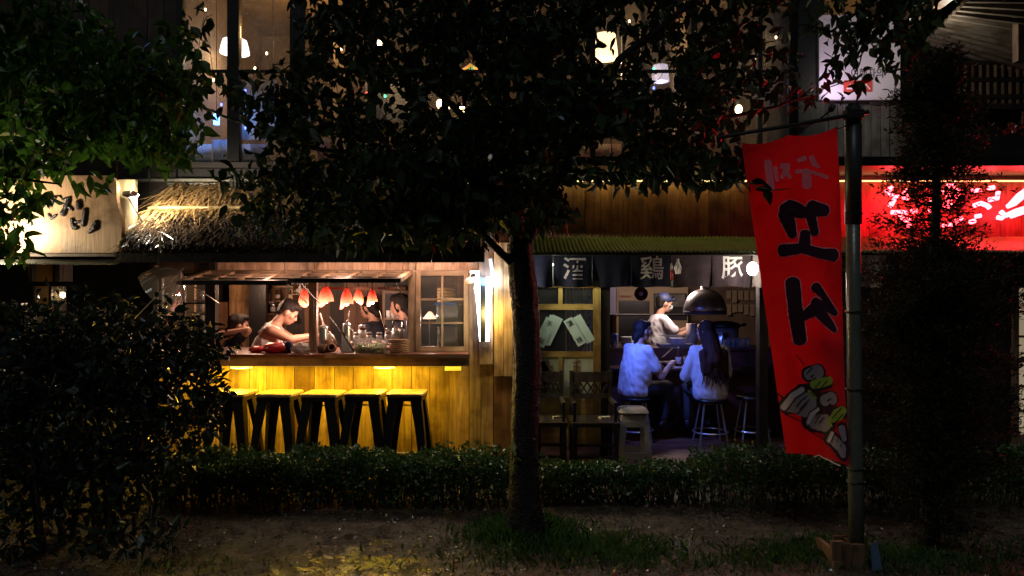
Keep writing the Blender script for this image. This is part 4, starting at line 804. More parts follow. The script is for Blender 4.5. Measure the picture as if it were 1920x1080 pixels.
# far right lit doorway
dw = thing('lit_doorway', 'bright doorway at the right end of the bar', 'door', P(1925, 700, 6.62))
bx('frame', WOOD_M, dw, X(1897, 6.6), X(1908, 6.6), 6.58, 6.66, DZ+.006, 1.85); bx('lit_screen', emit('door_light', (1, .8, .5), .22), dw, X(1908, 6.64), 5.6, 6.64, 6.66, DZ+.2, 1.6)
for k in range(5): z_ = .5+k*.22; bx('lattice_bar', WOOD_M, dw, X(1908, 6.63), 5.6, 6.61, 6.635, z_, z_+.02)
for k in range(5): x_ = X(1908, 6.62)+.16*(k+1); bx('lattice_bar', WOOD_M, dw, x_, x_+.02, 6.607, 6.61, DZ+.2, 1.6)
bx('base_panel', WOOD_M, dw, X(1908, 6.6), 5.6, 6.6, 6.64, DZ+.006, DZ+.2)
# ------------------------------------------------------------------ banner pole and banner
PY = 4.4
bp_ = thing('banner_pole', 'grey metal banner pole with a cross arm standing in a timber box', 'pole', (X(1601, PY), PY, 0))
POLE = mat('painted_pole', (.17, .19, .14), .3, .3, c2=(.13, .15, .12), nscale=9, bump=.15, bscale=60)
MB().tube([P(1606, 1045, PY), P(1604, 880, PY), P(1601, 600, PY), P(1599, 330, PY)], [.043, .043, .041, .041], 18).build('pole', POLE, bp_, True)
MB().tube([P(1600, 420, PY-.0), P(1600, 200, PY)], [.047, .047], 16).build('upper_sleeve', mat('dark_sleeve', (.05, .055, .05), .4, .3), bp_, True); MB().tube([P(1600, 205, PY), P(1600, 195, PY)], [.034, .03], 12).build('cap', DARKSTEEL, bp_)
MB().tube([P(1345, 258, PY-.06), P(1480, 236, PY-.06), P(1628, 210, PY-.06)], .012, 10).build('cross_arm', DARKSTEEL, bp_); MB().obox(P(1600, 215, PY-.04), (.1, .06, .05)).build('clamp', DARKSTEEL, bp_)
for y_ in (400, 585, 730, 878, 903): MB().tube([P(1600+(y_-300)*.008, y_, PY)+Vector((.05*math.cos(a), .05*math.sin(a), .004*math.sin(3*a))) for a in [2*PI*k/14 for k in range(15)]], .0045, 5).build('cable_tie', BLACK, bp_)
MB().tube([P(1590, 235, PY-.04), P(1574, 241, PY-.05), P(1566, 239, PY-.06)], .003, 5).build('tie_cord', BLACK, bp_)
tb = thing('timber_box', 'rough timber box holding the foot of the banner pole', 'box', (X(1600, PY), PY, 0))
TW = wood('box_wood', (.1, .055, .03), (.24, .15, .08), 'z', .5)
for px0, px1, py0, Y_, d_ in ((1560, 1583, 1016, 4.27, .03), (1583, 1596, 1020, 4.235, .03), (1597, 1622, 1022, 4.27, .03)): bx('board', TW, tb, X(px0, Y_)+.001, X(px1, Y_)-.001, Y_, Y_+d_, -.02, Z(py0, Y_))
bx('board', TW, tb, X(1560, 4.3), X(1560, 4.3)+.025, 4.305, 4.52, -.02, .09); bx('board', TW, tb, X(1622, 4.3)-.025, X(1622, 4.3), 4.305, 4.52, -.02, .09); bx('board', TW, tb, X(1560, 4.55), X(1622, 4.55), 4.525, 4.55, -.02, .095); bx('cross_board', TW, tb, X(1561, 4.26), X(1582, 4.26), 4.245, 4.268, .0, .04)
gs = MB().hexa([P(1636, 1080, 4.2), P(1657, 1080, 4.22), P(1637, 1080, 4.24), P(1658, 1080, 4.26), P(1632, 1020, 4.2), P(1644, 1013, 4.22), P(1633, 1020, 4.24), P(1645, 1013, 4.26)]).build('glass_stake', mat('stake_glass', (.12, .2, .32), .08, spec=1.), None); tag(gs, 'wet bluish stake leaning beside the timber box', 'stake')
ban = thing('banner', 'red vertical banner seen from the back with large dark brush letters and skewer drawing', 'banner', P(1530, 875, PY))
cor = dict(TL=(1390, 268, 4.33), TR=(1569, 238, 4.36), BR=(1591, 874, 4.38), BL=(1474, 850, 4.72))
def bil(u, v, k): return (cor['TL'][k]*(1-u)+cor['TR'][k]*u)*(1-v)+(cor['BL'][k]*(1-u)+cor['BR'][k]*u)*v
def sag(u, v): # extra pixel offset: scalloped top edge, bowed sides
    du = -10*math.sin(PI*v)*(1-u)*.0+3*math.sin(v*7)*(u)*.6; dv = (1-v)**3*8*abs(math.sin(PI*u*2))-14*v**4*math.sin(PI*u)*.5; return du, dv
def bsurf(u, v, lift=0.):
    du, dv = sag(u, v); p, q, Y = bil(u, v, 0)+du, bil(u, v, 1)+dv, bil(u, v, 2)
    Y += .022*math.sin(u*9+v*3.5)*(.3+v*.5)+.012*math.sin(u*14-v*20)*max(0, u-.45)+.010*math.sin(u*5+v*16)*(1-v)+.02*math.sin(v*6-u*2.5)*u+.012*noise.noise((u*3, v*7, 2))-lift
    return P(p, q, Y)
def binv(px, py):
    u = v = .5
    for _ in range(30):
        du, dv = sag(u, v); v += (py-(bil(u, v, 1)+dv))/620; u += (px-(bil(u, v, 0)+du))/150; 
    return u, v
mb = MB(); nu, nv = 30, 80
for side in (0, -.0015):
    for j in range(nv+1):
        for i in range(nu+1): mb.v.append(tuple(bsurf(i/nu, j/nv, side)))
o_ = (nu+1)*(nv+1)
for j in range(nv):
    for i in range(nu): q = j*(nu+1)+i; mb.f.append((q, q+1, q+nu+2, q+nu+1)); mb.f.append((o_+q, o_+q+nu+1, o_+q+nu+2, o_+q+1))
RED = mat('banner_red', (.82, .05, .07), .34, c2=(.75, .04, .055), nscale=4, trans=.66, spec=.5, bump=.25, bscale=9)
cloth = mb.build('cloth', RED, ban, True)
def bfn(lift): return lambda x, y, h: bsurf(*binv(x, y), lift)
PINK = mat('print_pink', (.95, .42, .52), .5, trans=.35); EDGE = mat('print_edge', (.95, .65, .75), .5, trans=.35); DARKR = mat('print_dark', (.05, .01, .03), .5, trans=.1); PLUM = mat('print_plum', (.5, .42, .46), .5, trans=.3); LIME = mat('print_lime', (.45, .65, .08), .5, trans=.3); PALEP = mat('print_pale', (.85, .78, .82), .5, trans=.25)
def bstrokes(name, L, mt, lift, grow=0, step=4, cols=4, rough=.05):
    mb = MB(); f = bfn(lift)
    for s_ in L: stroke_mesh(mb, [(x, y, w+grow) for x, y, w in s_], f, step, lift, rough, cols)
    return mb.build(name, mt, ban, True)
z1 = lambda L: [[(1380+x/7.2, 230+y/7.2, w/7.2) for x, y, w in s_] for s_ in L]
bstrokes('letter', z1([[(845, 510, 60), (930, 480, 70)], [(1020, 470, 80), (1060, 560, 75), (1120, 600, 40)], [(820, 660, 60), (960, 650, 50), (1130, 700, 50), (1235, 740, 60)], [(950, 660, 110), (960, 850, 130)]]), PINK, .003)
bstrokes('letter', z1([[(430, 530, 95), (460, 800, 100), (490, 900, 70)], [(530, 610, 60), (555, 780, 50)], [(620, 590, 80), (710, 580, 60)], [(690, 620, 80), (620, 740, 50)], [(660, 660, 70), (735, 740, 46)]]), PINK, .003)
z2 = lambda L: [[(1400+x/3.6, 360+y/3.6, w/3.6) for x, y, w in s_] for s_ in L]
kko = z2([[(265, 130, 110), (300, 105, 110), (375, 135, 90), (385, 130, 80)], [(440, 110, 110), (530, 125, 80)], [(265, 150, 110), (295, 240, 80), (310, 290, 60)], [(430, 150, 70), (460, 275, 56)], [(395, 280, 70), (390, 370, 85)], [(240, 395, 85), (380, 380, 66), (500, 415, 70), (590, 425, 86)]])
chi = z2([[(310, 610, 100), (330, 800, 100), (360, 1000, 92)], [(465, 640, 70), (510, 690, 50), (600, 820, 34)], [(460, 745, 70), (540, 780, 50), (600, 830, 20)], [(385, 840, 60), (460, 790, 90)], [(480, 800, 80), (560, 890, 60), (595, 935, 34)]])
for L in (kko, chi): bstrokes('letter_outline', L, EDGE, .003, 3.4); bstrokes('letter', L, DARKR, .006)
z3 = lambda L: [[(1440+x/4.5, 660+y/4.5, w/4.5) for x, y, w in s_] for s_ in L]
bstrokes('drawing_outline', z3([[(240, 30, 5), (310, 110, 10)], [(75, 350, 14), (130, 385, 16)], [(330, 190, 130), (430, 170, 150)], [(400, 285, 130), (500, 255, 120)], [(460, 410, 150), (540, 390, 130)], [(520, 540, 140), (620, 510, 120)], [(150, 460, 150), (320, 380, 260), (400, 520, 230)], [(360, 560, 210), (500, 600, 200)], [(520, 720, 130), (630, 820, 130), (640, 900, 70)], [(330, 320, 60), (430, 410, 60)], [(500, 560, 60), (545, 640, 50)], [(620, 620, 80), (650, 760, 60)]]), DARKR, .003, 0, 3)
bstrokes('drawing_meat', z3([[(340, 190, 96), (425, 165, 120)], [(475, 410, 96), (540, 390, 110)], [(170, 455, 110), (260, 430, 200), (330, 450, 210)], [(390, 590, 120), (480, 600, 150)], [(540, 730, 80), (620, 810, 80), (635, 880, 40)], [(620, 640, 60), (645, 740, 40)]]), PLUM, .0045, 0, 3)
bstrokes('drawing_highlight', z3([[(130, 470, 56), (210, 370, 56), (290, 315, 46)], [(330, 600, 40), (370, 520, 44), (420, 480, 36)], [(510, 750, 36), (540, 685, 40)]]), PALEP, .006, 0, 3)
for lk in ([(380, 275, 70), (450, 260, 84), (520, 240, 70)], [(540, 570, 60), (590, 530, 110), (630, 490, 76)], [(345, 330, 26), (400, 390, 26)], [(505, 580, 20), (535, 625, 20)]): bstrokes('drawing_leek', z3([lk]), LIME, .006, 0, 3)
bstrokes('drawing_line', z3([[(240, 460, 9), (280, 410, 9), (330, 370, 7)], [(250, 520, 9), (330, 430, 9)], [(270, 480, 8), (350, 400, 8)], [(330, 180, 8), (375, 130, 8)], [(360, 215, 9), (385, 190, 9)], [(375, 235, 8), (400, 215, 8)], [(500, 410, 11), (530, 395, 11)], [(510, 450, 9), (530, 435, 9)], [(150, 500, 9), (230, 390, 9), (320, 330, 9)], [(310, 610, 10), (350, 510, 10), (420, 460, 10)], [(395, 600, 8), (440, 530, 8)], [(430, 600, 8), (470, 550, 8)], [(400, 555, 8), (430, 510, 8)], [(150, 530, 10), (320, 600, 10), (340, 660, 10), (490, 750, 10), (600, 900, 10)], [(490, 740, 9), (530, 660, 9)], [(530, 760, 9), (560, 690, 9)], [(580, 760, 6), (590, 730, 6)], [(610, 800, 6), (620, 770, 6)], [(400, 300, 8), (440, 250, 8)], [(450, 300, 8), (500, 240, 8)], [(540, 560, 8), (620, 470, 8)], [(565, 600, 8), (635, 520, 8)], [(360, 340, 7), (395, 380, 7)]]), DARKR, .008, 0, 3, 2)
bstrokes('hem_fray', z3([[(390, 885, 8), (430, 870, 12), (470, 895, 9), (520, 915, 12), (560, 940, 8), (610, 960, 10)]]), PALEP, .006, 0, 2, 2, .5)
# paper tags hung inside the sliding door
TAG = mat('tag_paper', (.55, .66, .6), .7, c2=(.48, .58, .52), nscale=12); TINK = mat('tag_ink', (.02, .02, .02), .7)
def tags(label, a, b, w, chars, fan):
    r = thing('paper_tags', label, 'tags', P((a[0]+b[0])/2, b[1], 6.59)); k = 6.59/F
    for i, (dx, dy) in enumerate(fan):
        Y_ = 6.594-i*.002 if i == len(fan)-1 else 6.598-i*.0012; A, B = P(a[0]+dx, a[1]+dy, Y_), P(b[0]+dx, b[1]+dy, Y_); d = (B-A).normalized(); s = Vector((d.z, 0, -d.x))*w*k/2; t = Vector((0, .0006, 0))
        o = MB().hexa([A-s, A+s, A-s+t, A+s+t, B-s, B+s, B-s+t, B+s+t]).build('tag', TAG, r)
    for ch, t in chars:
        c = A.lerp(B, t)-Vector((0, .0012, 0)); rot = math.atan2(-d.x, -d.z)
        glyph('tag_character', ch, TINK, o, (lambda c, s: lambda u, v: c+s.normalized()*-u*(1 if s.x < 0 else -1)-d*v)(c, s), 12*k, 12*k, .006, 1)
tags('fan of pale paper tags leaning left inside the door glass', (1034, 598), (1010, 648), 21, (('手', .18), ('製', .82)), ((12, -4), (7, -4), (0, 0)))
tags('fan of pale paper tags leaning right inside the door glass', (1064, 598), (1092, 646), 18, (('漢', .18), ('株', .82)), ((16, -5), (0, 0)))
# ------------------------------------------------------------------ bar stools in front of the stall
def make_stool(loc, label):
    r = thing('bar_stool', label, 'stool', (0, 0, 0), 'metal bar stools along the stall counter')
    H = .76; s = .15
    mb = MB(); n = 8; top = []
    def rr(w, z):
        pts = []
        for cx, cy, a0 in ((1, 1, 0), (-1, 1, 90), (-1, -1, 180), (1, -1, 270)):
            for k in range(4): a = R(a0+30*k); pts.append((cx*(w-.03)+.03*math.cos(a), cy*(w-.03)+.03*math.sin(a), z))
        return pts
    for w, z in ((s-.006, H-.028), (s, H-.022), (s, H-.006), (s-.006, H)): mb.v += rr(w, z)
    for j in range(3):
        for k in range(16): a = j*16+k; b = j*16+(k+1) % 16; mb.f.append((a, b, b+16, a+16))
    mb.f.append(tuple(range(48, 64))); mb.f.append(tuple(reversed(range(16))))
    mb.build('seat', wood('stool_seat_wood', (.28, .16, .07), (.48, .3, .14), 'x', .4), r)
    mb = MB(); t = s-.012; mb.box(-t, t, -t, t, H-.06, H-.0285); mb.build('seat_pan', DARKSTEEL, r)
    for sx in (-1, 1):
        for sy in (-1, 1):
            t0, t1 = s-.018, .205; w0, w1 = .085, .05
            mb = MB()
            for z, t, w in ((H-.058, t0, w0), (H-.3, t0+(t1-t0)*.4, .07), (0, t1, w1)):
                mb.v += [(sx*t, sy*t, z), (sx*(t-w), sy*t, z), (sx*(t-w), sy*(t-.006), z), (sx*(t-.006), sy*(t-.006), z), (sx*(t-.006), sy*(t-w), z), (sx*t, sy*(t-w), z)]
            for j in range(2):
                for k in range(6): a = j*6+k; b = j*6+(k+1) % 6; mb.f.append((a, b, b+6, a+6))
            mb.f.append(tuple(range(6))); mb.f.append(tuple(range(12, 18))); mb.build('leg', DARKSTEEL, r)
    for a, b in (((-1, -1), (1, 1)), ((1, -1), (-1, 1))): t = s-.02; MB().beam((a[0]*t, a[1]*t, H-.11), (b[0]*t, b[1]*t, H-.11+.004*a[0]), .02, .004).build('cross_brace', DARKSTEEL, r)
    q = .185; z = .22
    for a, b in (((-q, -q), (q, -q)), ((-q, q), (q, q)), ((-q, -q), (-q, q)), ((q, -q), (q, q))): MB().tube([(a[0], a[1], z), (b[0], b[1], z)], .007, 6).build('foot_rail', STEEL, r)
    r.location = loc; WM[r.name] = Matrix.Translation(Vector(loc)); return r
SYY = 6.06
spots = [(438, 'bar stool half hidden behind the bush leaves'), (526, 'second bar stool from the bush'), (609, 'middle bar stool of the five at the stall counter'), (686, 'fourth bar stool from the bush'), (764, 'bar stool at the end of the row by the fixed window')]
s0 = make_stool((X(spots[0][0], SYY), SYY, 0), spots[0][1])
for i, (p_, lab) in enumerate(spots[1:]): c_ = clone_to(s0, (X(p_, SYY), SYY+random.uniform(-.03, .01), 0), R(random.choice((-5, 4, -2, 5))), lab)
s0.rotation_euler.z = R(-4)
# ------------------------------------------------------------------ round stools, plastic stool, chairs at the bar
def round_stool(x, y, z0, h, label, mt=STEEL, seat=BLACK):
    r = thing('round_stool', label, 'stool', (x, y, z0)); c = Vector((x, y, z0))
    MB().lathe([(.14, h-.04), (.155, h-.03), (.155, h-.008), (.14, h)], c, 24).build('seat', seat, r, True)
    for k in range(4): a = PI/4+k*PI/2; MB().tube([c+Vector((.11*math.cos(a), .11*math.sin(a), h-.04)), c+Vector((.19*math.cos(a), .19*math.sin(a), 0))], .010, 8).build('leg', mt, r)
    MB().tube([c+Vector((.168*math.cos(a), .168*math.sin(a), h*.27)) for a in [2*PI*k/20 for k in range(21)]], .008, 6, False).build('foot_ring', mt, r); return r
YB = 7.3
round_stool(X(1332, 7.2), 7.2, DZ, .44, 'slim metal stool under the long-haired customer'); round_stool(X(1410, 7.25), 7.25, DZ, .46, 'empty slim metal stool by the right door post'); round_stool(X(1192, 7.3), 7.3, DZ, .44, 'slim metal stool under the customer in the blue-lit shirt')
psx, psy = X(1186, 6.55), 6.55
pst = thing('plastic_stool', 'white plastic stool with a cushion on the deck edge', 'stool', (psx, psy, DZ)); PLW = mat('stool_plastic', (.42, .43, .46), .35, bump=.1, bscale=120)
mb = MB(); hs_ = .40
def pcorner(t, sx, sy): return Vector((psx+sx*t, psy+sy*t, 0))
MB().hexa([Vector((psx+sx*.115, psy+sy*.115, DZ+hs_-.05)) for sy in (-1, 1) for sx in (-1, 1)]+[Vector((psx+sx*.105, psy+sy*.105, DZ+hs_)) for sy in (-1, 1) for sx in (-1, 1)]).build('seat', PLW, pst)
for sx in (-1, 1):
    for sy in (-1, 1):
        a, b_ = .116, .15; w = .05
        MB().hexa([Vector((psx+sx*(b_-dx*w), psy+sy*(b_-dy*w*.6), DZ)) for dy in (0, 1) for dx in (0, 1)]+[Vector((psx+sx*(a-dx*.04), psy+sy*(a-dy*.03), DZ+hs_-.05)) for dy in (0, 1) for dx in (0, 1)]).build('leg', PLW, pst)
for sy in (-1, 1):
    MB().box(psx-.1, psx+.1, psy+sy*.142-.008, psy+sy*.142+.008, DZ+.03, DZ+.085).build('side_panel', PLW, pst); MB().box(psx-.085, psx+.085, psy+sy*.113-.007, psy+sy*.113+.007, DZ+hs_-.1, DZ+hs_-.05).build('side_panel', PLW, pst)
cz = DZ+hs_+.002; mb = MB(); n = 18
for j in range(n+1):
    for i in range(n+1):
        u, v = i/n*2-1, j/n*2-1; h = ((1-u**4)*(1-v**4))**.5*.04+.004*noise.noise((u*3, v*3, 5)); mb.v.append((psx+u*(.135-.012*v*v), psy+v*(.135-.012*u*u), cz+.02+h))
k = (n+1)**2
for j in range(n+1):
    for i in range(n+1):
        u, v = i/n*2-1, j/n*2-1; h = ((1-u**4)*(1-v**4))**.5*.018; mb.v.append((psx+u*(.135-.012*v*v), psy+v*(.135-.012*u*u), cz+.018-h))
for j in range(n):
    for i in range(n): a = j*(n+1)+i; mb.f.append((a, a+1, a+n+2, a+n+1)); mb.f.append((k+a, k+a+n+1, k+a+n+2, k+a+1))
cush = mb.build('cushion', mat('grey_cushion', (.5, .44, .44), .8, c2=(.42, .36, .36), nscale=9, bump=.1, bscale=150), None, True); tag(cush, 'pale square cushion lying on the white plastic stool', 'cushion')
CH = wood('chair_wood', (.03, .024, .02), (.075, .06, .05), 'z', .3, rnd=.1)
def chair(px0, px1, Y, label, rz=0):
    x0, x1 = X(px0, Y), X(px1, Y); w = x1-x0; r = thing('wooden_chair', label, 'chair', ((x0+x1)/2, Y, DZ), 'dark wooden chairs by the sliding door')
    sz = DZ+.36; top = DZ+.78
    for x in (x0, x1-.03): bx('back_post', CH, r, x, x+.03, Y, Y+.035, DZ+.004, top)
    bx('top_rail', CH, r, x0+.03, x1-.03, Y+.005, Y+.03, top-.1, top-.012); bx('lower_rail', CH, r, x0+.03, x1-.03, Y+.005, Y+.03, top-.24, top-.2)
    n = 5; wi = (w-.06)/n
    for i in range(n):
        a = x0+.03+wi*i
        MB().beam((a, Y+.016, top-.2), (a+wi, Y+.016, top-.1), .012, .014, (0, 1, 0)).build('lattice_slat', CH, r); MB().beam((a+wi, Y+.024, top-.2), (a, Y+.024, top-.1), .012, .014, (0, 1, 0)).build('lattice_slat', CH, r)
    bx('seat', CH, r, x0-.01, x1+.01, Y-.4, Y-.002, sz, sz+.035)
    for x in (x0, x1-.035): bx('leg', CH, r, x, x+.035, Y-.39, Y-.355, DZ+.004, sz); bx('arm', CH, r, x, x+.03, Y-.36, Y-.001, sz+.17, sz+.195); bx('arm_post', CH, r, x+.003, x+.027, Y-.35, Y-.325, sz+.035, sz+.17)
    for z in (.1, .2): bx('stretcher', CH, r, x0+.035, x1-.035, Y-.385, Y-.36, DZ+z, DZ+z+.02)
chair(1003, 1056, 6.52, 'dark wooden chair right behind the tree trunk'); chair(1068, 1148, 6.5, 'dark wooden chair with crossed back slats beside the plastic stool')
for (px_, py_, Y_, lab, sz_) in ((1043, 783, 6.35, 'small white paper on the seat of the trunk-side chair', .03), (1134, 790, 6.33, 'yellowish printed card on the seat of the crossed-slat chair', .05)):
    o = MB().obox((X(px_, Y_), Y_, DZ+.36+.035+.008), (sz_*2, sz_, .014), Matrix.Rotation(.4, 3, 'Z')).build('paper_card', mat('card', (.55, .5, .38), .7), None); tag(o, lab, 'card')
# ------------------------------------------------------------------ things on the stall counter
def lumpy(name, c, r, mt, label, cat, seed, amp=.25, fr=9, seg=24):
    mb = MB(); mb.ell((0, 0, 0), (1, 1, 1), None, seg, 16)
    for i, (x, y, z) in enumerate(mb.v):
        d = 1+amp*noise.noise((x*fr*.3+seed, y*fr*.3, z*fr*.3))+amp*.4*noise.noise((x*fr+seed, y*fr, z*fr)); z2 = max(z*d, -.75); mb.v[i] = (c[0]+x*d*r[0], c[1]+y*d*r[1], c[2]+(z2+.75)*r[2])
    return tag(mb.build(name, mt, None, True), label, cat)
def on(px, Y): return Vector((X(px, Y), Y, CT+.001))
PW = mat('kraft_white', (.62, .52, .46), .7, bump=.3, bscale=20)
lumpy('red_bag', on(515, 6.36), (.11, .07, .05), mat('red_vinyl', (.5, .02, .02), .35), 'crumpled red bag lying on the stall counter', 'bag', 3, .2, 7); lumpy('red_pouch', on(482, 6.42), (.07, .05, .03), mat('red_vinyl', (.5, .02, .02), .35), 'flat end of red cloth beside the red bag', 'cloth', 8, .3, 6)
o = MB().lathe([(.026, 0), (.031, .09), (.033, .095), (.029, .094), (.025, .006)], on(540, 6.36), 18).build('blue_cup', mat('blue_cup', (.03, .05, .14), .35), None, True); tag(o, 'dark blue cup beside the red bag', 'cup')
lumpy('plastic_bag', on(563, 6.36), (.075, .06, .048), mat('thin_plastic', (.62, .55, .5), .3, trans=.4), 'pale crumpled plastic bag left of the stall post', 'bag', 5, .35, 8)
def canister(px, Y, r, h, label, mt=STEEL):
    c = on(px, Y); t = thing('steel_canister', label, 'canister', c); MB().lathe([(r*.95, 0), (r, .01), (r, h*.9), (r*.9, h*.95)], c, 22).build('body', mt, t, True); MB().lathe([(r*1.04, h*.93), (r*1.04, h*.96), (r*.7, h*1.02), (r*.2, h*1.04), (r*.15, h*1.1)], c, 22).build('lid', mt, t, True)
    MB().tube([c+Vector((r, 0, h*.8)), c+Vector((r*1.7, -.01, h*.75)), c+Vector((r*1.7, -.01, h*.3)), c+Vector((r, 0, h*.25))], .006, 6).build('handle', mt, t, True)
canister(606, 6.5, .038, .22, 'steel canister right beside the stall post'); canister(650, 6.56, .034, .24, 'steel canister behind the tilted menu board'); canister(758, 6.62, .026, .27, 'slim steel canister behind the stack of wooden plates')
mbd = thing('menu_board', 'black menu board leaning on the stall counter', 'board', on(645, 6.45)); q = [P(633, 622, 6.6), P(640, 622, 6.6), P(663, 664, 6.42), P(655, 664, 6.42)]
a, b_ = P(618, 628, 6.5), P(634, 622, 6.62); e_, f2 = on(640, 6.4), on(664, 6.42)
MB().hexa([e_, f2, e_+Vector((0, .012, 0)), f2+Vector((0, .012, 0)), P(625, 626, 6.5), P(640, 622, 6.5), P(625, 626, 6.5)+Vector((0, .012, 0)), P(640, 622, 6.5)+Vector((0, .012, 0))]).build('board', BLACK, mbd); MB().beam(f2+Vector((.002, .004, 0)), P(641, 622, 6.5)+Vector((0, .004, 0)), .014, .014, (0, 1, 0)).build('edge', WOOD_D, mbd)
def bottle(c, r, h, mt, label, cap=None, tilt=None, cat='bottle', grp=None):
    t = thing('bottle', label, cat, c, grp); M = tilt or Matrix.Identity(3)
    MB().lathe([(r*.9, 0), (r, .01), (r, h*.6), (r*.4, h*.8), (r*.35, h*.95)], c, 16, M).build('body', mt, t, True); MB().lathe([(r*.42, h*.95), (r*.42, h)], c, 12, M).build('cap', cap or WHITE, t); MB().lathe([(r*1.015, h*.15), (r*1.015, h*.5)], c, 16, M).build('bottle_label', PW, t, True); return t
bottle(P(634, 640, 6.6)-Vector((0, 0, .03)), .03, .17, mat('cream_plastic', (.7, .62, .55), .4), 'cream squeeze bottle tilted among the utensils', None, Matrix.Rotation(R(-45), 3, 'Y'))
CLAY = mat('clay', (.3, .15, .08), .6, c2=(.22, .1, .05), nscale=14)
def pot(px, Y, r, h, label, mt=CLAY, side=False):
    c = on(px, Y); M = Matrix.Rotation(R(80), 3, 'X') if side else Matrix.Identity(3)
    if side: c = c+Vector((0, .03, r))
    o = MB().lathe([(r*.6, 0), (r*.95, h*.3), (r, h*.7), (r*.85, h), (r*.72, h), (r*.7, h*.5), (r*.4, h*.1)], c, 20, M).build('clay_pot', mt, None, True); tag(o, label, 'pot')
pot(604, 6.36, .045, .075, 'dark clay bowl at the foot of the stall post', mat('dark_clay', (.14, .07, .04), .5)); pot(624, 6.38, .036, .08, 'orange clay jar lying with its mouth to the front', CLAY, True); pot(617, 6.46, .035, .11, 'brown clay jar behind the lying one', CLAY)
def jar(c, r, h, label, grp='jars on the stall counter'):
    t = thing('jar', label, 'jar', c, grp); MB().lathe([(r, 0), (r, h*.82), (r*.9, h*.86)], c, 16).build('body', mat('jar_brown', (.16, .08, .05), .25), t, True); MB().lathe([(r*.98, h*.86), (r*.98, h)], c, 16).build('lid', STEEL, t); MB().lathe([(r*1.02, h*.2), (r*1.02, h*.72)], c, 16).build('jar_label', WHITE, t, True)
JZ = Z(641, 6.75)
jshelf = bx('spice_shelf', WOOD_M, stall, X(650, 6.7), X(738, 6.7), 6.64, 6.9, JZ-.022, JZ)
for q_ in (652, 735): bx('spice_shelf_leg', WOOD_M, stall, X(q_, 6.7)-.01, X(q_, 6.7)+.01, 6.68, 6.86, CT+.001, JZ-.023)
for px_, Y_, r_, h_, lab in ((679, 6.75, .036, .15, 'tall white-labelled jar standing above the lettuce tub'), (668, 6.68, .024, .09, 'small jar behind the left rim of the lettuce tub'), (692, 6.68, .026, .09, 'small jar behind the middle of the lettuce tub'), (711, 6.68, .026, .09, 'small jar behind the right rim of the lettuce tub'), (728, 6.72, .03, .1, 'jar between the lettuce tub and the plates')): jar(Vector((X(px_, Y_), Y_, JZ+.001)), r_, h_, lab)
lt = thing('lettuce_tub', 'clear plastic tub filled with chopped lettuce', 'tub', on(696, 6.38)); c = on(696, 6.38); TUB = glass('clear_tub', (.95, .93, .92), haze=.22)
def tubw(w0, w1, d0, d1, z0, z1, t): 
    mb = MB(); 
    for w, d, z in ((w0, d0, z0), (w1, d1, z1)): mb.v += [tuple(c+Vector((sx*w, sy*d, z))) for sx, sy in ((-1, -1), (1, -1), (1, 1), (-1, 1))]
    mb.f = [(0, 1, 5, 4), (1, 2, 6, 5), (2, 3, 7, 6), (3, 0, 4, 7), (0, 3, 2, 1)]; return mb
tubw(.118, .135, .07, .085, .002, .115, 0).build('tub', TUB, lt)
for sx, sy, w, d in ((0, -1, .14, .008), (0, 1, .14, .008)): MB().box(c.x-.14, c.x+.14, c.y+sy*.087-.006, c.y+sy*.087+.006, c.z+.111, c.z+.121).build('rim', TUB, lt)
for sx in (-1, 1): MB().box(c.x+sx*.137-.006, c.x+sx*.137+.006, c.y-.08, c.y+.08, c.z+.1115, c.z+.1205).build('rim', TUB, lt)
pos = np.column_stack([RNG.uniform(c.x-.108, c.x+.108, 700), RNG.uniform(c.y-.062, c.y+.062, 700), c.z+.006+RNG.uniform(0, 1, 700)*.06]); leaf_mesh('lettuce', pos, .03, mat('lettuce', (.3, .42, .1), .5, c2=(.58, .6, .36), nscale=40, trans=.3), lt, 'small', .2, None, 1.6, 'stuff')
PLT = wood('plate_wood', (.16, .08, .04), (.3, .17, .09), 'x', .45)
for k in range(7):
    c = on(748, 6.4)+Vector((random.uniform(-.004, .004), random.uniform(-.004, .004), k*.0165)); o = MB().lathe([(.07, 0), (.085, .006), (.088, .0125), (.08, .0125), (.065, .006)], c, 26).build('wooden_plate', PLT, None, True); tag(o, 'wooden plate in the stack next to the lettuce tub', 'plate', 'stacked wooden plates')
def stick(p, q, r, mt, label, cat='utensil'): o = MB().tube([p, q], [r, r*.8], 8).build(cat.replace(' ', '_'), mt, None, True); tag(o, label, cat)
stick(P(646, 650, 6.45), P(655, 583, 6.6), .006, WOOD_M, 'thin stick rising from behind the menu board'); stick(P(640, 624, 6.6), P(618, 594, 6.7), .006, WOOD_D, 'dark stick slanting left above the menu board'); stick(P(617, 640, 6.6), P(600, 588, 6.8), .009, WOOD_RP, 'wooden paddle handle beside the stall post'); stick(Vector((X(728, 6.75), 6.75, JZ+.004)), P(712, 583, 6.85), .005, WOOD_M, 'long skewer stick behind the jars')
kt = thing('steel_kettle', 'steel kettle behind the wooden plates', 'kettle', on(746, 6.58)); c = on(746, 6.58)+Vector((0, 0, .0)); kst = MB().lathe([(.055, 0), (.055, .09), (.05, .092)], c, 20).build('steel_drum', STEEL, None, True); tag(kst, 'low steel drum under the kettle', 'drum'); c = c+Vector((0, 0, .093)); MB().lathe([(.05, 0), (.06, .03), (.055, .09), (.03, .12), (.01, .13)], c, 20).build('body', STEEL, kt, True); MB().tube([c+Vector((-.05, 0, .1)), c+Vector((-.04, 0, .17)), c+Vector((.04, 0, .17)), c+Vector((.05, 0, .1))], .007, 8).build('handle', BLACK, kt, True); MB().tube([c+Vector((-.05, 0, .05)), c+Vector((-.1, 0, .11))], [.014, .008], 8).build('spout', STEEL, kt, True)
sbk = on(772, 6.9); 
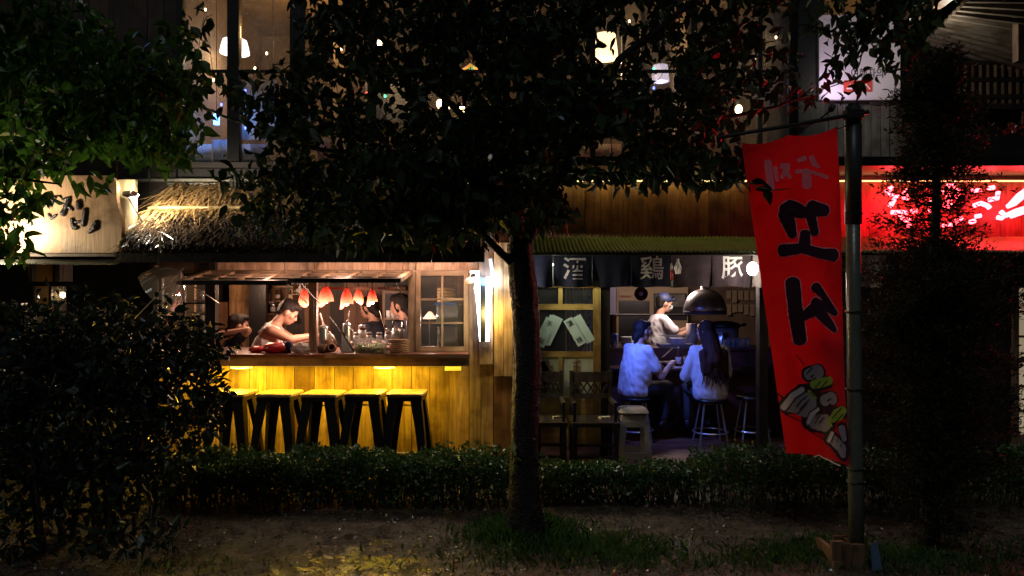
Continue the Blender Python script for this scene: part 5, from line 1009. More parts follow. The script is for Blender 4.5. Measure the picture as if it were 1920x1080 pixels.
# behind the fixed window
tbl = bx('window_shelf', WOOD_M, stall, X(784, 6.7), X(876, 6.7), 6.62, 6.98, CT+.002, CT+.012)
BLUE = mat('blue_lid', (.03, .16, .6), .4); BIN = glass('bin_plastic', (.75, .85, .92), haze=.35)
for i, (a, b_, c0, c1, lab) in enumerate(((818, 856, 612, 655, 'lower clear bin behind the fixed window'), (816, 858, 572, 607, 'upper clear bin with blue lid behind the fixed window'))):
    Y_ = 6.72; t = thing('storage_bin', lab, 'bin', (X(837, Y_), Y_, Z(c1, Y_))); z0 = Z(c1, Y_) if i else CT+.014; bx('body', BIN, t, X(a, Y_)+.01, X(b_, Y_)-.01, Y_, Y_+.2, z0, Z(c0, Y_)); bx('lid', BLUE, t, X(a, Y_), X(b_, Y_), Y_-.012, Y_+.21, Z(c0, Y_)+.001, Z(c0, Y_)+.022)
    bx('contents', mat('bin_food', (.3, .34, .3), .8, c2=(.5, .5, .4), nscale=12), t, X(a, Y_)+.014, X(b_, Y_)-.014, Y_+.004, Y_+.196, z0+.003, z0+.06)
o = pbox('dark_crate', mat('dark_crate', (.03, .035, .035), .5), None, 858.5, 874, 572, 660, 6.74, .15); tag(o, 'dark crate beside the clear bins', 'crate'); zc = Z(572, 6.72)+.024
STM = mat('steamer_bamboo', (.5, .34, .14), .5, c2=(.4, .26, .1), nscale=30)
for k in range(5): c = Vector((X(838, 6.82), 6.82, zc+k*.027)); o = MB().lathe([(.085, 0), (.09, .002), (.09, .021), (.086, .0255), (.05, .0255)], c, 28).build('bamboo_steamer', STM, None, True); tag(o, 'bamboo steamer tray stacked on the blue-lidded bin', 'steamer', 'stacked bamboo steamers')
lm = thing('table_lamp', 'small cone lamp glowing behind the fixed window', 'lamp', P(812, 600, 7.3)); c = P(806, 592, 7.3); MB().lathe([(.07, -.03), (.015, .04)], c, 18).build('shade', emit('cone_warm', (1, .62, .42), 1.5), lm, True); MB().tube([c, Vector((c.x, c.y, .04))], .01, 8).build('stand', BLACK, lm); point('cone_glow', c-Vector((-.14, .42, .02)), 14, (1, .72, .6), .04, lm)
# shelves on the stall's back wall
sh = thing('wall_shelf', 'box shelf with bottles on the stall back wall', 'shelf', P(530, 566, 8.3)); Y_ = 8.2
for a in ((510, 549, 563, 566), (510, 549, 536, 539)): pbox('board', WOOD_Y, sh, *a, Y_, .25)
for a in ((510, 512.5, 539, 563), (546.5, 549, 539, 563)): pbox('side', WOOD_Y, sh, *a, Y_, .25)
pbox('back', WOOD_RP, sh, 512.5, 546.5, 539, 563, Y_+.22, .02); pbox('board', WOOD_M, sh, 549.5, 575, 551, 553, Y_, .25); pbox('board', WOOD_M, sh, 498, 545, 588, 591, Y_, .25)
GB = mat('brown_glass', (.08, .035, .015), .15); zb = Z(563, Y_)+.002
bottle(Vector((X(516, Y_), Y_+.08, zb)), .028, .12, GB, 'brown bottle at the left end inside the box shelf'); bottle(Vector((X(542, Y_), Y_+.08, zb)), .028, .12, GB, 'brown bottle at the right end inside the box shelf'); bottle(Vector((X(503, Y_), Y_+.1, Z(566, Y_)-.02)), .03, .16, WHITE, 'white bottle left of the box shelf')
pbox('board', WOOD_M, sh, 498, 509.5, 568, 570, Y_, .25)
for k in range(5): bottle(Vector((X(553+k*4.6, Y_), Y_+.1, Z(551, Y_)+.002)), .02, .11, (GB, WHITE)[k % 2], 'small bottle in the row right of the box shelf', None, None, 'bottle', 'row of small bottles')
for k in range(3): jar(Vector((X(506+k*13, Y_), Y_+.1, Z(588, Y_)+.002)), .03, .1, 'jar on the low shelf under the box shelf', 'jars on the low stall shelf')
gsh = thing('glass_rack', 'rack of drinking glasses behind the left bay window', 'rack', P(340, 650, 7.4)); Y_ = 7.4
for y_ in (562, 585, 608): pbox('board', WOOD_M, gsh, 300, 385, y_, y_+2, Y_, .16)
for a in (300, 383): pbox('upright', WOOD_M, gsh, a, a+2, 545, 700, Y_+.165, .02)
TUMB = glass('tumbler', (.9, .9, .9), haze=.3)
for j, y_ in enumerate((562, 585, 608)):
    for k in range(7): c = Vector((X(308+k*11, Y_), Y_+.06, Z(y_, Y_)+.001)); o = MB().lathe([(.02, 0), (.026, .085), (.024, .085), (.018, .004)], c, 12).build('drinking_glass', TUMB, None, True); tag(o, ('drinking glass on the top rack board', 'drinking glass on the middle rack board', 'drinking glass on the bottom rack board')[j], 'glass', ('glasses top row', 'glasses middle row', 'glasses bottom row')[j])
for k in range(6): c = Vector((X(729+k*9, 7.85), 7.85, Z(596, 7.85))); o = MB().lathe([(.024, 0), (.03, .08), (.027, .08), (.02, .004)], c, 12).build('cup', WHITE, None, True); tag(o, 'pale cup on the shelf in front of the chalkboard', 'cup', 'cups under the chalkboard')
pbox('cup_shelf', WOOD_M, stall, 722, 782, 596.5, 599, 7.8, .18)
# clear umbrella leaning out left of the stall
um = thing('clear_umbrella', 'transparent umbrella hooked beside the stall\'s left bay', 'umbrella', P(315, 580, 6.25)); tip = P(350, 497, 6.2); VN = glass('clear_vinyl', (.92, .93, .95), haze=.16); ax = (P(272, 560, 6.05)-tip); mb = MB(); n = 8
ctr = P(300, 548, 6.2); axis = (tip-ctr).normalized(); s1 = axis.orthogonal().normalized(); s2 = axis.cross(s1); rim = []
for lv, (rr_, dd) in enumerate(((.01, .25), (.12, .2), (.22, .11), (.28, 0))):
    for k in range(24): a = 2*PI*k/24; w = 1-.05*abs(math.sin(a*4))*(lv/3); mb.v.append(tuple(ctr+axis*dd+(s1*math.cos(a)*.75+s2*math.sin(a))*rr_*w))
for lv in range(3):
    for k in range(24): a = lv*24+k; b_ = lv*24+(k+1) % 24; mb.f.append((a, b_, b_+24, a+24))
mb.build('canopy', VN, um, True); MB().tube([ctr+axis*.28, ctr-axis*.45], .005, 6).build('shaft', STEEL, um)
for k in range(8): a = 2*PI*k/8+PI/8; MB().tube([ctr+axis*.25, ctr+axis*.11+(s1*math.cos(a)*.75+s2*math.sin(a))*.215, ctr+(s1*math.cos(a)*.75+s2*math.sin(a))*.275], .002, 4).build('rib', STEEL, um)
# ------------------------------------------------------------------ things in the bar
def onS(px, Y): return Vector((X(px, Y), Y, SZ+.001))
def onL(px, Y): return Vector((X(px, Y), Y, LZ+.001))
o = MB().lathe([(.034, 0), (.036, .01), (.036, .135), (.03, .145)], onS(1152, 8.1), 20).build('blue_can', mat('blue_can', (.03, .08, .5), .25, .4, c2=(.5, .55, .7), nscale=12), None, True); tag(o, 'blue and silver can at the shelf end by the door post', 'can')
for k in range(4): o = MB().lathe([(.04, 0), (.07, .02), (.075, .028), (.06, .02)], onS(1176, 8.25)+Vector((0, 0, k*.024)), 22).build('dish', WHITE, None, True); tag(o, 'pale dish in the stack beside the blue can', 'dish', 'stacked dishes on the bar shelf')
gc_ = thing('glass_case', 'low glass case with metal rim on the bar shelf', 'case', onS(1265, 8.1)); c0 = onS(1238, 8.08); c1 = onS(1296, 8.3)
for a, b_, c, d in ((c0.x, c1.x, 8.08, 8.084), (c0.x, c1.x, 8.3, 8.304)): bx('pane', GLASS, gc_, a, b_, c, d, SZ+.002, SZ+.125)
bx('tray', mat('case_tray', (.1, .1, .16), .4), gc_, c0.x, c1.x, 8.085, 8.299, SZ+.002, SZ+.03); bx('rim', STEEL, gc_, c0.x-.005, c1.x+.005, 8.074, 8.08, SZ+.122, SZ+.132); bx('contents', mat('case_food', (.2, .2, .4), .5, c2=(.4, .4, .6), nscale=20), gc_, X(1258, 8.15), X(1284, 8.15), 8.12, 8.28, SZ+.032, SZ+.09)
o = MB().lathe([(.06, 0), (.06, .24), (.02, .24), (.02, .245)], onS(1297, 8.35), 22).build('paper_roll', mat('roll_paper', (.6, .5, .44), .8), None, True); tag(o, 'upright paper roll beside the hanging steel hood', 'paper roll')
hd_ = thing('steel_hood_lamp', 'large steel dome lamp hanging over the bar shelf', 'lamp', P(1322, 586, 8.2)); c = P(1322, 583, 8.2); k = 8.2/F
MB().lathe([(.23, -.0), (.235, .02), (.225, .06), (.2, .13), (.16, .185), (.1, .225), (.05, .24), (.045, .27), (.03, .29), (.01, .3)], c, 36).build('dome', STEEL, hd_, True); MB().lathe([(.236, -.035), (.236, -.0)], c, 36).build('rim', mat('rim_grey', (.1, .11, .15), .4, .3), hd_, True); MB().tube([c+Vector((0, 0, .3)), Vector((c.x, c.y, 2.02))], .012, 8).build('stem', STEEL, hd_)
spot('hood_light', c+Vector((0, 0, .02)), c-Vector((0, 0, 1)), 10, (1, .62, .42), 140, .6, .05, hd_)
rc = thing('rice_cooker', 'big steel pot with black lid on the bar shelf', 'pot', onS(1358, 8.3)); c = onS(1358, 8.32); MB().lathe([(.15, 0), (.155, .02), (.155, .2)], c, 28).build('body', STEEL, rc, True); MB().lathe([(.165, .2), (.17, .22), (.16, .25), (.08, .27), (.02, .275)], c, 28).build('lid', BLACK, rc, True); MB().tube([c+Vector((.15, 0, .22)), c+Vector((.24, -.02, .235))], .018, 8).build('handle', BLACK, rc, True); bx('control_panel', BLACK, rc, c.x-.06, c.x+.0, c.y-.165, c.y-.15, c.z+.07, c.z+.15)
gr_ = thing('glass_row', 'row of upturned glasses in a rack on the bar shelf', 'rack', onS(1380, 8.12)); bx('tray', STEEL, gr_, X(1352, 8.08), X(1408, 8.08), 8.06, 8.2, SZ+.002, SZ+.01)
for k in range(6): c = onS(1357+k*9, 8.12)+Vector((0, 0, .011)); MB().lathe([(.024, 0), (.019, .085), (.001, .087)], c, 12).build('glass', TUMB, gr_, True)
bottle(onL(1272, 7.75), .03, .2, GB, 'dark bottle with pale label on the bar ledge'); 
o = MB().lathe([(.03, 0), (.036, .1), (.034, .1), (.027, .006)], onL(1287, 7.78), 16).build('beer_cup', TUMB, None, True); tag(o, 'clear cup beside the dark bottle on the ledge', 'cup')
o = MB().lathe([(.03, 0), (.07, .03), (.08, .055), (.074, .055), (.06, .03), (.02, .008)], onL(1252, 7.7), 22).build('bowl', mat('bowl_dark', (.06, .03, .025), .3), None, True); tag(o, 'dark bowl in front of the customer with chopsticks', 'bowl')
o = MB().box(X(1262, 7.65), X(1292, 7.65), 7.6, 7.7, LZ+.001, LZ+.006).build('napkin', mat('napkin', (.6, .55, .52), .8), None); tag(o, 'white napkin on the ledge between the customers', 'napkin')
o = MB().lathe([(.03, 0), (.036, .1), (.034, .1), (.027, .006)], onL(1366, 7.7), 16).build('water_glass', TUMB, None, True); tag(o, 'water glass right of the long-haired customer', 'glass')
# kitchen back wall
mp = thing('kitchen_cabinet', 'cream kitchen cabinet with dark oven doors behind the cook', 'cabinet', P(1190, 640, 10.3)); Y_ = 10.2
CRM = mat('cream_panel', (.5, .36, .22), .6, c2=(.42, .3, .18), nscale=4)
bx('body', CRM, mp, X(1156, Y_), X(1290, Y_), Y_, Y_+.38, .02, Z(538, Y_)); pbox('oven_door', mat('oven_glass', (.05, .045, .05), .2), mp, 1161, 1218, 564, 588, Y_-.02, .018); pbox('door_frame', CRM, mp, 1160, 1219, 546, 563, Y_-.018, .016); pbox('lower_door', BLACK, mp, 1161, 1218, 592, 640, Y_-.02, .018); pbox('oven_door', mat('oven_glass', (.05, .045, .05), .2), mp, 1226, 1288, 550, 600, Y_-.02, .018)
mb = MB()
for k in range(9): u = 1163+k*2.4; stroke_mesh(mb, [(u, 554.5, 1.4), (u+random.uniform(-.5, .8), 558, 1.4)], lambda a, b_, h: P(a, b_, Y_-.0205), 1, 0); stroke_mesh(mb, [(u, 556+random.uniform(-1, 1), .8), (u+1.8, 556, .8)], lambda a, b_, h: P(a, b_, Y_-.0205), 1, 0)
mb.build('panel_lettering', mat('dull_red_ink', (.3, .06, .04), .7), mp)
pbox('wall_print', mat('wall_print', (.3, .28, .25), .7, c2=(.08, .07, .06), nscale=7), mp, 1229, 1284, 552, 575, Y_-.024, .003)
pbox('shelf_edge', mat('steel_edge', (.6, .6, .62), .25, .8), mp, 1150, 1330, 588.5, 590, Y_-.08, .06)
rd = thing('vinyl_record', 'black vinyl record hanging below the noren', 'record', P(1202, 551, 7.6)); c = P(1202, 551, 7.6); M = Matrix.Rotation(R(90), 3, 'X')
MB().lathe([(.07, -.002), (.07, .002)], c, 32, M).build('disc', mat('vinyl', (.012, .012, .013), .2), rd); MB().lathe([(.022, -.004), (.022, .004)], c, 20, M).build('record_label', mat('rec_label', (.45, .4, .4), .6), rd); MB().tube([c+Vector((0, 0, .07)), Vector((c.x, c.y, 2.02))], .002, 4).build('cord', BLACK, rd)
o = pbox('lilac_poster', mat('lilac_poster', (.45, .42, .6), .7), None, 1144, 1155, 538, 590, 8.6, .01); tag(o, 'narrow lilac poster strip inside by the door post', 'poster')
op = thing('wall_prints', 'rows of small papers on the wall right of the dome lamp', 'notices', P(1400, 600, 10.5))
for k in range(10): a = 1362+ (k % 5)*11; b_ = 545+(k//5)*26; pbox('paper', mat('notice_paper', (.4, .3, .2), .8, c2=(.28, .18, .1), nscale=9), op, a, a+9, b_, b_+random.randint(14, 22), 10.5+random.uniform(0, .02), .006)
point('kitchen_light', P(1262, 520, 8.5), 34, (1, .76, .66), .12, thing('kitchen_lamp', 'round kitchen ceiling lamp behind the cook', 'lamp', P(1262, 515, 8.5)))
MB().lathe([(.1, -.02), (.1, .0), (.05, .02)], Vector((X(1262, 8.5), 8.5, 1.99)), 20).build('shade', emit('kitchen_white', (1, .8, .6), 2), bpy.data.objects['kitchen_lamp'], True)
# ------------------------------------------------------------------ people
def remesh(mb, name, mt, parent, vox=.011, smooth=3, relax=.5, fold=0., fz=1.):
    me = mb.mesh(name); o = bpy.data.objects.new('tmp', me); COL.objects.link(o)
    m = o.modifiers.new('r', 'REMESH'); m.mode = 'VOXEL'; m.voxel_size = vox; m.use_smooth_shade = True
    s = o.modifiers.new('s', 'SMOOTH'); s.factor = relax; s.iterations = smooth
    dg = bpy.context.evaluated_depsgraph_get(); out = bpy.data.meshes.new_from_object(o.evaluated_get(dg)); bpy.data.objects.remove(o); bpy.data.meshes.remove(me)
    out.name = name; out.materials.clear()
    if fold:
        ns_ = [v.normal.copy() for v in out.vertices]
        for v, q in zip(out.vertices, ns_): p = v.co; v.co = p+q*(fold*noise.noise((p.x*13, p.y*13, p.z*9*fz))+fold*.6*noise.noise((p.x*31+p.z*12*fz, p.y*31, p.z*17*fz)))
    return linkmesh(name, out, mt, parent, True)
SKIN = mat('skin', (.5, .28, .2), .5, c2=(.46, .25, .17), nscale=18, bump=.05, bscale=200); HAIRM = mat('black_hair', (.008, .006, .006), .6, c2=(.018, .014, .012), nscale=70, bump=.4, bscale=160, spec=.25)
HAIRB = mat('brown_hair', (.03, .011, .007), .65, c2=(.05, .02, .012), nscale=70, bump=.4, bscale=160, spec=.2)
EYE_M = mat('eye_dark', (.01, .008, .008), .2); LIP = mat('lip', (.4, .14, .12), .5)
def person(label, pelvis, yaw, lean=10, head=(0, 10), arms=None, legs=None, shirt=None, sleeve='short', trousers=None, hair='short', hairm=HAIRM, scale=1., vox=.011, hem=0., hat=None, mask=False, apron=None, shoes=None, hand_curl=45, tank=False, loose=0., face=True):
    root = thing('person', label, 'person', Vector(pelvis)-Vector((0, 0, .12)))
    Mz = Matrix.Rotation(yaw, 3, 'Z'); pv = Vector(pelvis)
    G = lambda v: pv+Mz@(Vector(v)*scale)
    La = R(lean); S = lambda x, y, z: Vector((x, y*math.cos(La)+z*math.sin(La), z*math.cos(La)-y*math.sin(La)))
    def cap(mb, a, b, r1, r2, n=12): mb.capsule(G(a), G(b), r1*scale, r2*scale, n)
    def ell(mb, c, r, M=None): mb.ell(G(c), [k*scale for k in r], Mz@(M or Matrix.Identity(3)))
    Ml = Matrix.Rotation(-La, 3, 'X')
    def torso(mb, g=0., boxy=0., zmax=9):
        rings = [(.10, .08, -.11), (.155, .115, -.085), (.172, .128, -.03), (.168, .122, .05), (.146+boxy, .108+boxy*.8, .15), (.15+boxy*.7, .11+boxy*.5, .25), (.162+boxy*.3, .114, .34), (.168, .104, .405), (.155, .086, .445), (.11, .07, .475), (.06, .056, .5)]
        rings = [q for q in rings if q[2] <= zmax]; b0 = len(mb.v); n = 28
        for rx, ry, z in rings:
            for k in range(n):
                t = 2*PI*k/n; ct, st = math.cos(t), math.sin(t); ex = .85
                p = S((rx+g)*math.copysign(abs(ct)**ex, ct), (ry+g)*math.copysign(abs(st)**ex, st), z) if z > 0 else Vector(((rx+g)*math.copysign(abs(ct)**ex, ct), (ry+g)*math.copysign(abs(st)**ex, st), z)); mb.v.append(tuple(G(p)))
        for i in range(len(rings)-1):
            for k in range(n): q = b0+i*n+k; w = b0+i*n+(k+1) % n; mb.f.append((q, w, w+n, q+n))
        mb.f.append(tuple(b0+k for k in reversed(range(n)))); e = b0+(len(rings)-1)*n; mb.f.append(tuple(e+k for k in range(n)))
    nb = S(0, -.01, .5); hy, hp = R(head[0]), R(head[1]); Mh = Matrix.Rotation(hy, 3, 'Z')@Matrix.Rotation(-hp, 3, 'X')
    hc = nb+S(0, .03, .06)*.6+Mh@Vector((0, .035, .115)); H = lambda x, y, z: hc+Mh@Vector((x, y, z))
    b = MB(); torso(b); cap(b, S(0, -.015, .46), H(0, -.02, -.06), .052, .047)
    ell(b, H(0, -.008, .02), (.074, .092, .098), Mh); ell(b, H(0, .03, -.05), (.056, .062, .062), Mh); ell(b, H(0, .05, -.085), (.032, .034, .026), Mh)
    cap(b, H(0, .085, .005), H(0, .102, -.03), .010, .0145, 8); cap(b, H(-.036, .078, .02), H(.036, .078, .02), .012, .012, 8); ell(b, H(.045, .055, -.02), (.026, .024, .022), Mh); ell(b, H(-.045, .055, -.02), (.026, .024, .022), Mh)
    for sx in (-1, 1): ell(b, H(sx*.077, -.005, -.008), (.012, .02, .032), Mh)
    shs = {1: S(.165, -.005, .435), -1: S(-.165, -.005, .435)}
    for sx, (el, wr) in zip((1, -1), arms):
        el, wr = Vector(el), Vector(wr); cap(b, shs[sx], el, .05, .04); cap(b, el, wr, .04, .027)
        d = (wr-el).normalized(); side = d.cross(Vector((0, 0, 1))); side = side.normalized() if side.length > .1 else Vector((1, 0, 0)); nrm_ = side.cross(d)
        pc = wr+d*.045; Mp = Matrix((side, d, nrm_)).transposed(); ell(b, pc, (.04, .052, .017), Mp)
        for k, (off, L) in enumerate(((-.03, .062), (-.01, .074), (.010, .07), (.029, .055))):
            k0 = wr+d*.085+side*off; a = R(hand_curl*.6); d1 = d*math.cos(a)-nrm_*math.sin(a); k1 = k0+d1*L*.55; a = R(hand_curl*1.4); d2 = d*math.cos(a)-nrm_*math.sin(a); k2 = k1+d2*L*.5; cap(b, k0, k1, .0095, .009, 8); cap(b, k1, k2, .009, .0075, 8)
        t0 = wr+d*.02-side*.03*sx; t1 = t0+(d*.6-side*sx*.7-nrm_*.4).normalized()*.045; t2 = t1+(d*.9-nrm_*.5).normalized()*.032; cap(b, t0, t1, .013, .011, 8); cap(b, t1, t2, .011, .009, 8)
    ank = []
    for sx, (kn, an) in zip((1, -1), legs):
        kn, an = Vector(kn), Vector(an); cap(b, (sx*.09, .0, -.02), kn, .085, .058); cap(b, kn, an, .056, .036); ft = Vector((0, 1, 0)); cap(b, an+Vector((0, -.03, -.045)), an+Vector((0, .15, -.055)), .036, .028); ank.append(an)
    remesh(b, 'body', SKIN, root, vox*scale, 3)
    c = MB(); g = .014+loose
    if shirt:
        if tank:
            torso(c, g*.8, .015, .4); g = 0
            for sx in (-1, 1): cap(c, S(sx*.09, .09, .36), S(sx*.085, .05, .46), .03, .026); cap(c, S(sx*.085, .05, .46), S(sx*.085, -.06, .46), .026, .026); cap(c, S(sx*.085, -.06, .46), S(sx*.09, -.09, .38), .026, .03)
        else:
            torso(c, g, .02+loose)
            if hem: ell(c, (0, -.0, -hem-.01), (.185+loose, .145+loose, .1))
        if not tank:
            for sx, (el, wr) in zip((1, -1), arms):
                el, wr = Vector(el), Vector(wr); end = shs[sx].lerp(el, .68) if sleeve == 'short' else el; cap(c, shs[sx], end, .062+loose*.5, .062+loose*.5)
                if sleeve == 'long': cap(c, el, el.lerp(wr, .9), .056, .042)
        remesh(c, 'shirt', shirt, root, vox*1.1*scale, 4 if tank else 12, .5, .011)
    if trousers:
        c = MB(); ell(c, (0, 0, -.01), (.178, .138, .115))
        for sx, (kn, an) in zip((1, -1), legs): kn, an = Vector(kn), Vector(an); cap(c, (sx*.09, 0, -.02), kn, .1, .072); cap(c, kn, kn.lerp(an, .93), .072, .055)
        remesh(c, 'trousers', trousers, root, vox*1.2*scale, 4, .5, .008)
    if shoes is not False:
        for an in ank: c = MB(); cap(c, an+Vector((0, -.03, -.05)), an+Vector((0, .16, -.062)), .046, .037); remesh(c, 'shoe', shoes or BLACK, root, vox*1.2*scale, 2)
    c = MB()
    if hair:
        ell(c, H(0, -.022, .034), (.085, .095, .096), Mh)
        if hair == 'short': ell(c, H(0, .03, .085), (.07, .07, .045), Mh); ell(c, H(0, -.06, -.02), (.068, .045, .06), Mh)
        if hair == 'bun': ell(c, H(0, -.055, -.02), (.07, .055, .07), Mh); ell(c, H(0, .035, .08), (.066, .065, .04), Mh); cap(c, H(-.07, .02, .0), H(-.055, .0, -.07), .018, .012); ell(c, H(0, -.1, -.075), (.05, .045, .05), Mh); cap(c, H(0, -.09, -.04), H(.02, -.13, -.13), .03, .012)
        if hair == 'long':
            ell(c, H(0, -.05, -.03), (.085, .06, .09), Mh)
            back = S(0, -.125, .33); cap(c, H(0, -.05, -.05), back, .09, .1); cap(c, S(-.11, -.1, .4), S(-.1, -.12, .2), .06, .05); cap(c, S(.11, -.1, .4), S(.11, -.12, .18), .06, .05); cap(c, H(-.05, -.04, -.05), S(-.07, -.12, .3), .05, .055); cap(c, H(.05, -.04, -.05), S(.07, -.12, .3), .05, .055); cap(c, S(-.06, -.125, .32), S(-.05, -.13, .15), .06, .03); cap(c, S(.05, -.125, .32), S(.06, -.13, .13), .06, .03); cap(c, S(0, -.13, .3), S(.01, -.135, .1), .065, .03)
            for sx in (-1, 1): cap(c, H(sx*.075, .02, .03), H(sx*.075, -.01, -.12), .018, .024)
        if hair == 'long':
            sm = MB()
            for k in range(70):
                a = random.uniform(-1, 1); p0 = H(a*.08, -.06-.03*(1-abs(a)), .06-.08*abs(a)); p1 = H(a*.1, -.1, -.1); p2 = S(a*.15, -.17+.02*abs(a), random.uniform(.1, .3)); p3 = p2+Vector((random.gauss(0, .03), random.gauss(-.005, .015), -random.uniform(.05, .16))); sm.tube([G(p0), G(p1), G(p2), G(p3)], [.003, .005, .005, .001], 4, False)
            sm.build('hair_strands', hairm, root)['kind'] = 'stuff'
        o = remesh(c, 'hair', hairm, root, .010*scale, 2, .5, .009, .15)
    if hat:
        c = MB(); ell(c, H(0, -.01, .055), (.088, .102, .082), Mh); ell(c, H(0, .1, .06), (.062, .05, .012), Mh); remesh(c, 'cap', hat, root, .01*scale, 2)
    if mask:
        c = MB(); ell(c, H(0, .065, -.045), (.05, .046, .042), Mh); remesh(c, 'face_mask', mat('mask_blue', (.45, .6, .68), .7), root, .009*scale, 2)
        for sx in (-1, 1): MB().tube([G(H(sx*.048, .06, -.03)), G(H(sx*.085, -.005, -.005))], .002*scale, 4).build('mask_loop', WHITE, root)
    if face:
        for sx in (-1, 1): MB().ell(G(H(sx*.031, .083, .002)), (.011*scale, .008*scale, .006*scale), Mz@Mh, 10, 6).build('eye', EYE_M, root, True); MB().tube([G(H(sx*.046, .083, .024)), G(H(sx*.03, .093, .027)), G(H(sx*.015, .092, .024))], [.003*scale, .0045*scale, .003*scale], 5).build('eyebrow', HAIRM, root)
        if not mask: MB().ell(G(H(0, .089, -.062)), (.022*scale, .008*scale, .007*scale), Mz@Mh, 10, 6).build('mouth', LIP, root, True)
    if apron:
        c = MB(); ell(c, S(0, .045, .14), (.15, .1, .2), Ml); remesh(c, 'apron', apron, root, .014, 3)
    return root
SIT = [((.11, .4, -.02), (.11, .38, -.42)), ((-.11, .4, -.02), (-.11, .4, -.42))]
CREAM = mat('cream_shirt', (.68, .66, .68), .8, bump=.3, bscale=14, c2=(.6, .58, .6), nscale=6); JEAN = mat('dark_trousers', (.018, .018, .026), .8, bump=.2, bscale=40); NAVYS = mat('black_shirt', (.014, .016, .03), .8, bump=.3, bscale=16)
# stall guests
wm = person('woman in a dark top with her bent arm raised behind her head', P(424, 728, 7.35), R(-75), 8, (10, 4), [((.25, .23, .6), (.13, -.1, .56)), ((-.25, .15, .2), (-.2, .35, .22))], SIT, NAVYS, 'short', JEAN, 'bun', scale=.96)
mn = person('man in a white sleeveless shirt reaching both arms forward over the counter', P(482, 700, 7.05), R(-78), 20, (0, 34), [((.22, .32, .33), (.12, .55, .36)), ((-.2, .34, .28), (-.06, .55, .3))], SIT, mat('tank_white', (.85, .8, .8), .8, bump=.3, bscale=14), 'short', JEAN, 'short', tank=True)
person('dim figure with a pale face left of the chalkboard', P(708, 690, 7.95), R(70), 5, (0, 10), [((.24, .12, .2), (.15, .3, .25)), ((-.24, .12, .2), (-.15, .3, .25))], SIT, NAVYS, 'short', JEAN, 'bun', vox=.014)
person('dim figure in front of the chalkboard beside the window frame', P(766, 690, 7.7), R(75), 5, (0, 5), [((.24, .12, .2), (.15, .3, .25)), ((-.24, .12, .2), (-.15, .3, .25))], SIT, NAVYS, 'short', JEAN, 'bun', vox=.014)
person('dark-clothed guest behind the left bay glass with one lit forearm', P(262, 715, 7.2), R(-80), 16, (0, 10), [((.24, .18, .24), (.1, .45, .2)), ((-.22, .2, .22), (-.08, .48, .13))], SIT, NAVYS, 'short', JEAN, 'short', vox=.013)
for p_, Y_, zf, lab in ((424, 7.35, 728, 'dark stool under the woman with raised arm'), (482, 7.05, 700, 'dark stool under the man in the sleeveless shirt'), (708, 7.95, 690, 'dark stool under the figure left of the chalkboard'), (766, 7.7, 690, 'dark stool under the figure before the chalkboard'), (262, 7.2, 715, 'dark stool behind the left bay')): round_stool(X(p_, Y_), Y_, .031, Z(zf, Y_)-.1-.031, lab, DARKSTEEL)
# bar customers and cook
person('customer in a white shirt lit blue, hair in a bun, holding chopsticks', P(1188, 727, 7.3), R(-60), 9, (-4, 2), [((.24, .2, .13), (.16, .4, .25)), ((-.24, .14, .14), (-.13, .36, .24))], [((.1, .42, .0), (.1, .36, -.38)), ((-.1, .42, .0), (-.1, .36, -.38))], CREAM, 'short', JEAN, 'bun', scale=.86, loose=.008)
person('customer with long dark hair and loose white blouse on a slim stool', P(1332, 731, 7.2), R(8), 4, (38, 4), [((.24, .12, .16), (.12, .38, .2)), ((-.25, .1, .14), (-.13, .36, .2))], [((.12, .4, .0), (.12, .34, -.38)), ((-.14, .38, .0), (-.16, .3, -.38))], CREAM, 'long', mat('grey_trousers', (.06, .06, .06), .8), 'long', HAIRB, scale=.87, hem=.05, loose=.012)
person('cook in a white short-sleeved jacket, dark cap and face mask', Vector((X(1230, 8.9), 8.9, .81)), R(-80), 6, (-8, 8), [((.27, .2, .24), (.2, .42, .34)), ((-.2, .25, .22), (-.08, .45, .32))], [((.1, .02, -.42), (.1, -.02, -.76)), ((-.1, .02, -.42), (-.1, -.02, -.76))], mat('cook_jacket', (.8, .78, .82), .8, bump=.3, bscale=14), 'short', JEAN, 'short', hat=mat('navy_cap', (.02, .03, .09), .6), mask=True, scale=.95, loose=.006)
ch_ = P(1246, 663, 7.62)
for k, dx in enumerate((0, .012)): o = MB().tube([P(1241, 670, 7.55)+Vector((dx, 0, 0)), P(1262, 652, 7.7)+Vector((dx*.3, 0, 0))], [.004, .0025], 6).build('chopstick', WOOD_M, None); tag(o, 'wooden chopstick held by the customer in the blue-lit shirt', 'chopstick', 'pair of chopsticks')
# ------------------------------------------------------------------ plants
BARK = mat('bark', (.006, .005, .005), .5, c2=(.018, .015, .013), nscale=26, bump=.9, bscale=70, spec=.35); TWIG = mat('twig_bark', (.04, .03, .022), .5, bump=.3)
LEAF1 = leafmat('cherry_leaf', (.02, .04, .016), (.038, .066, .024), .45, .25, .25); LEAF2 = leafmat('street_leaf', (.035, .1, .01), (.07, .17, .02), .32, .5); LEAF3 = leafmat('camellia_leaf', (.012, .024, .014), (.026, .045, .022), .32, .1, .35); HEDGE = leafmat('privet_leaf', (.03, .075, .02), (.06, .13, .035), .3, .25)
REDL = leafmat('red_leaf', (.1, .02, .02), (.2, .04, .03), .35, .4)
TY = 4.87
tree = thing('cherry_tree', 'dark leafy tree with a slender trunk between the two food stalls', 'tree', (X(985, TY), TY, 0))
path = [(988, 1012, 92), (986, 985, 70), (984, 940, 58), (983, 850, 53), (985, 760, 51), (988, 680, 50), (986, 600, 52), (982, 540, 52), (977, 490, 50), (973, 450, 46)]
pts, rr = [], []
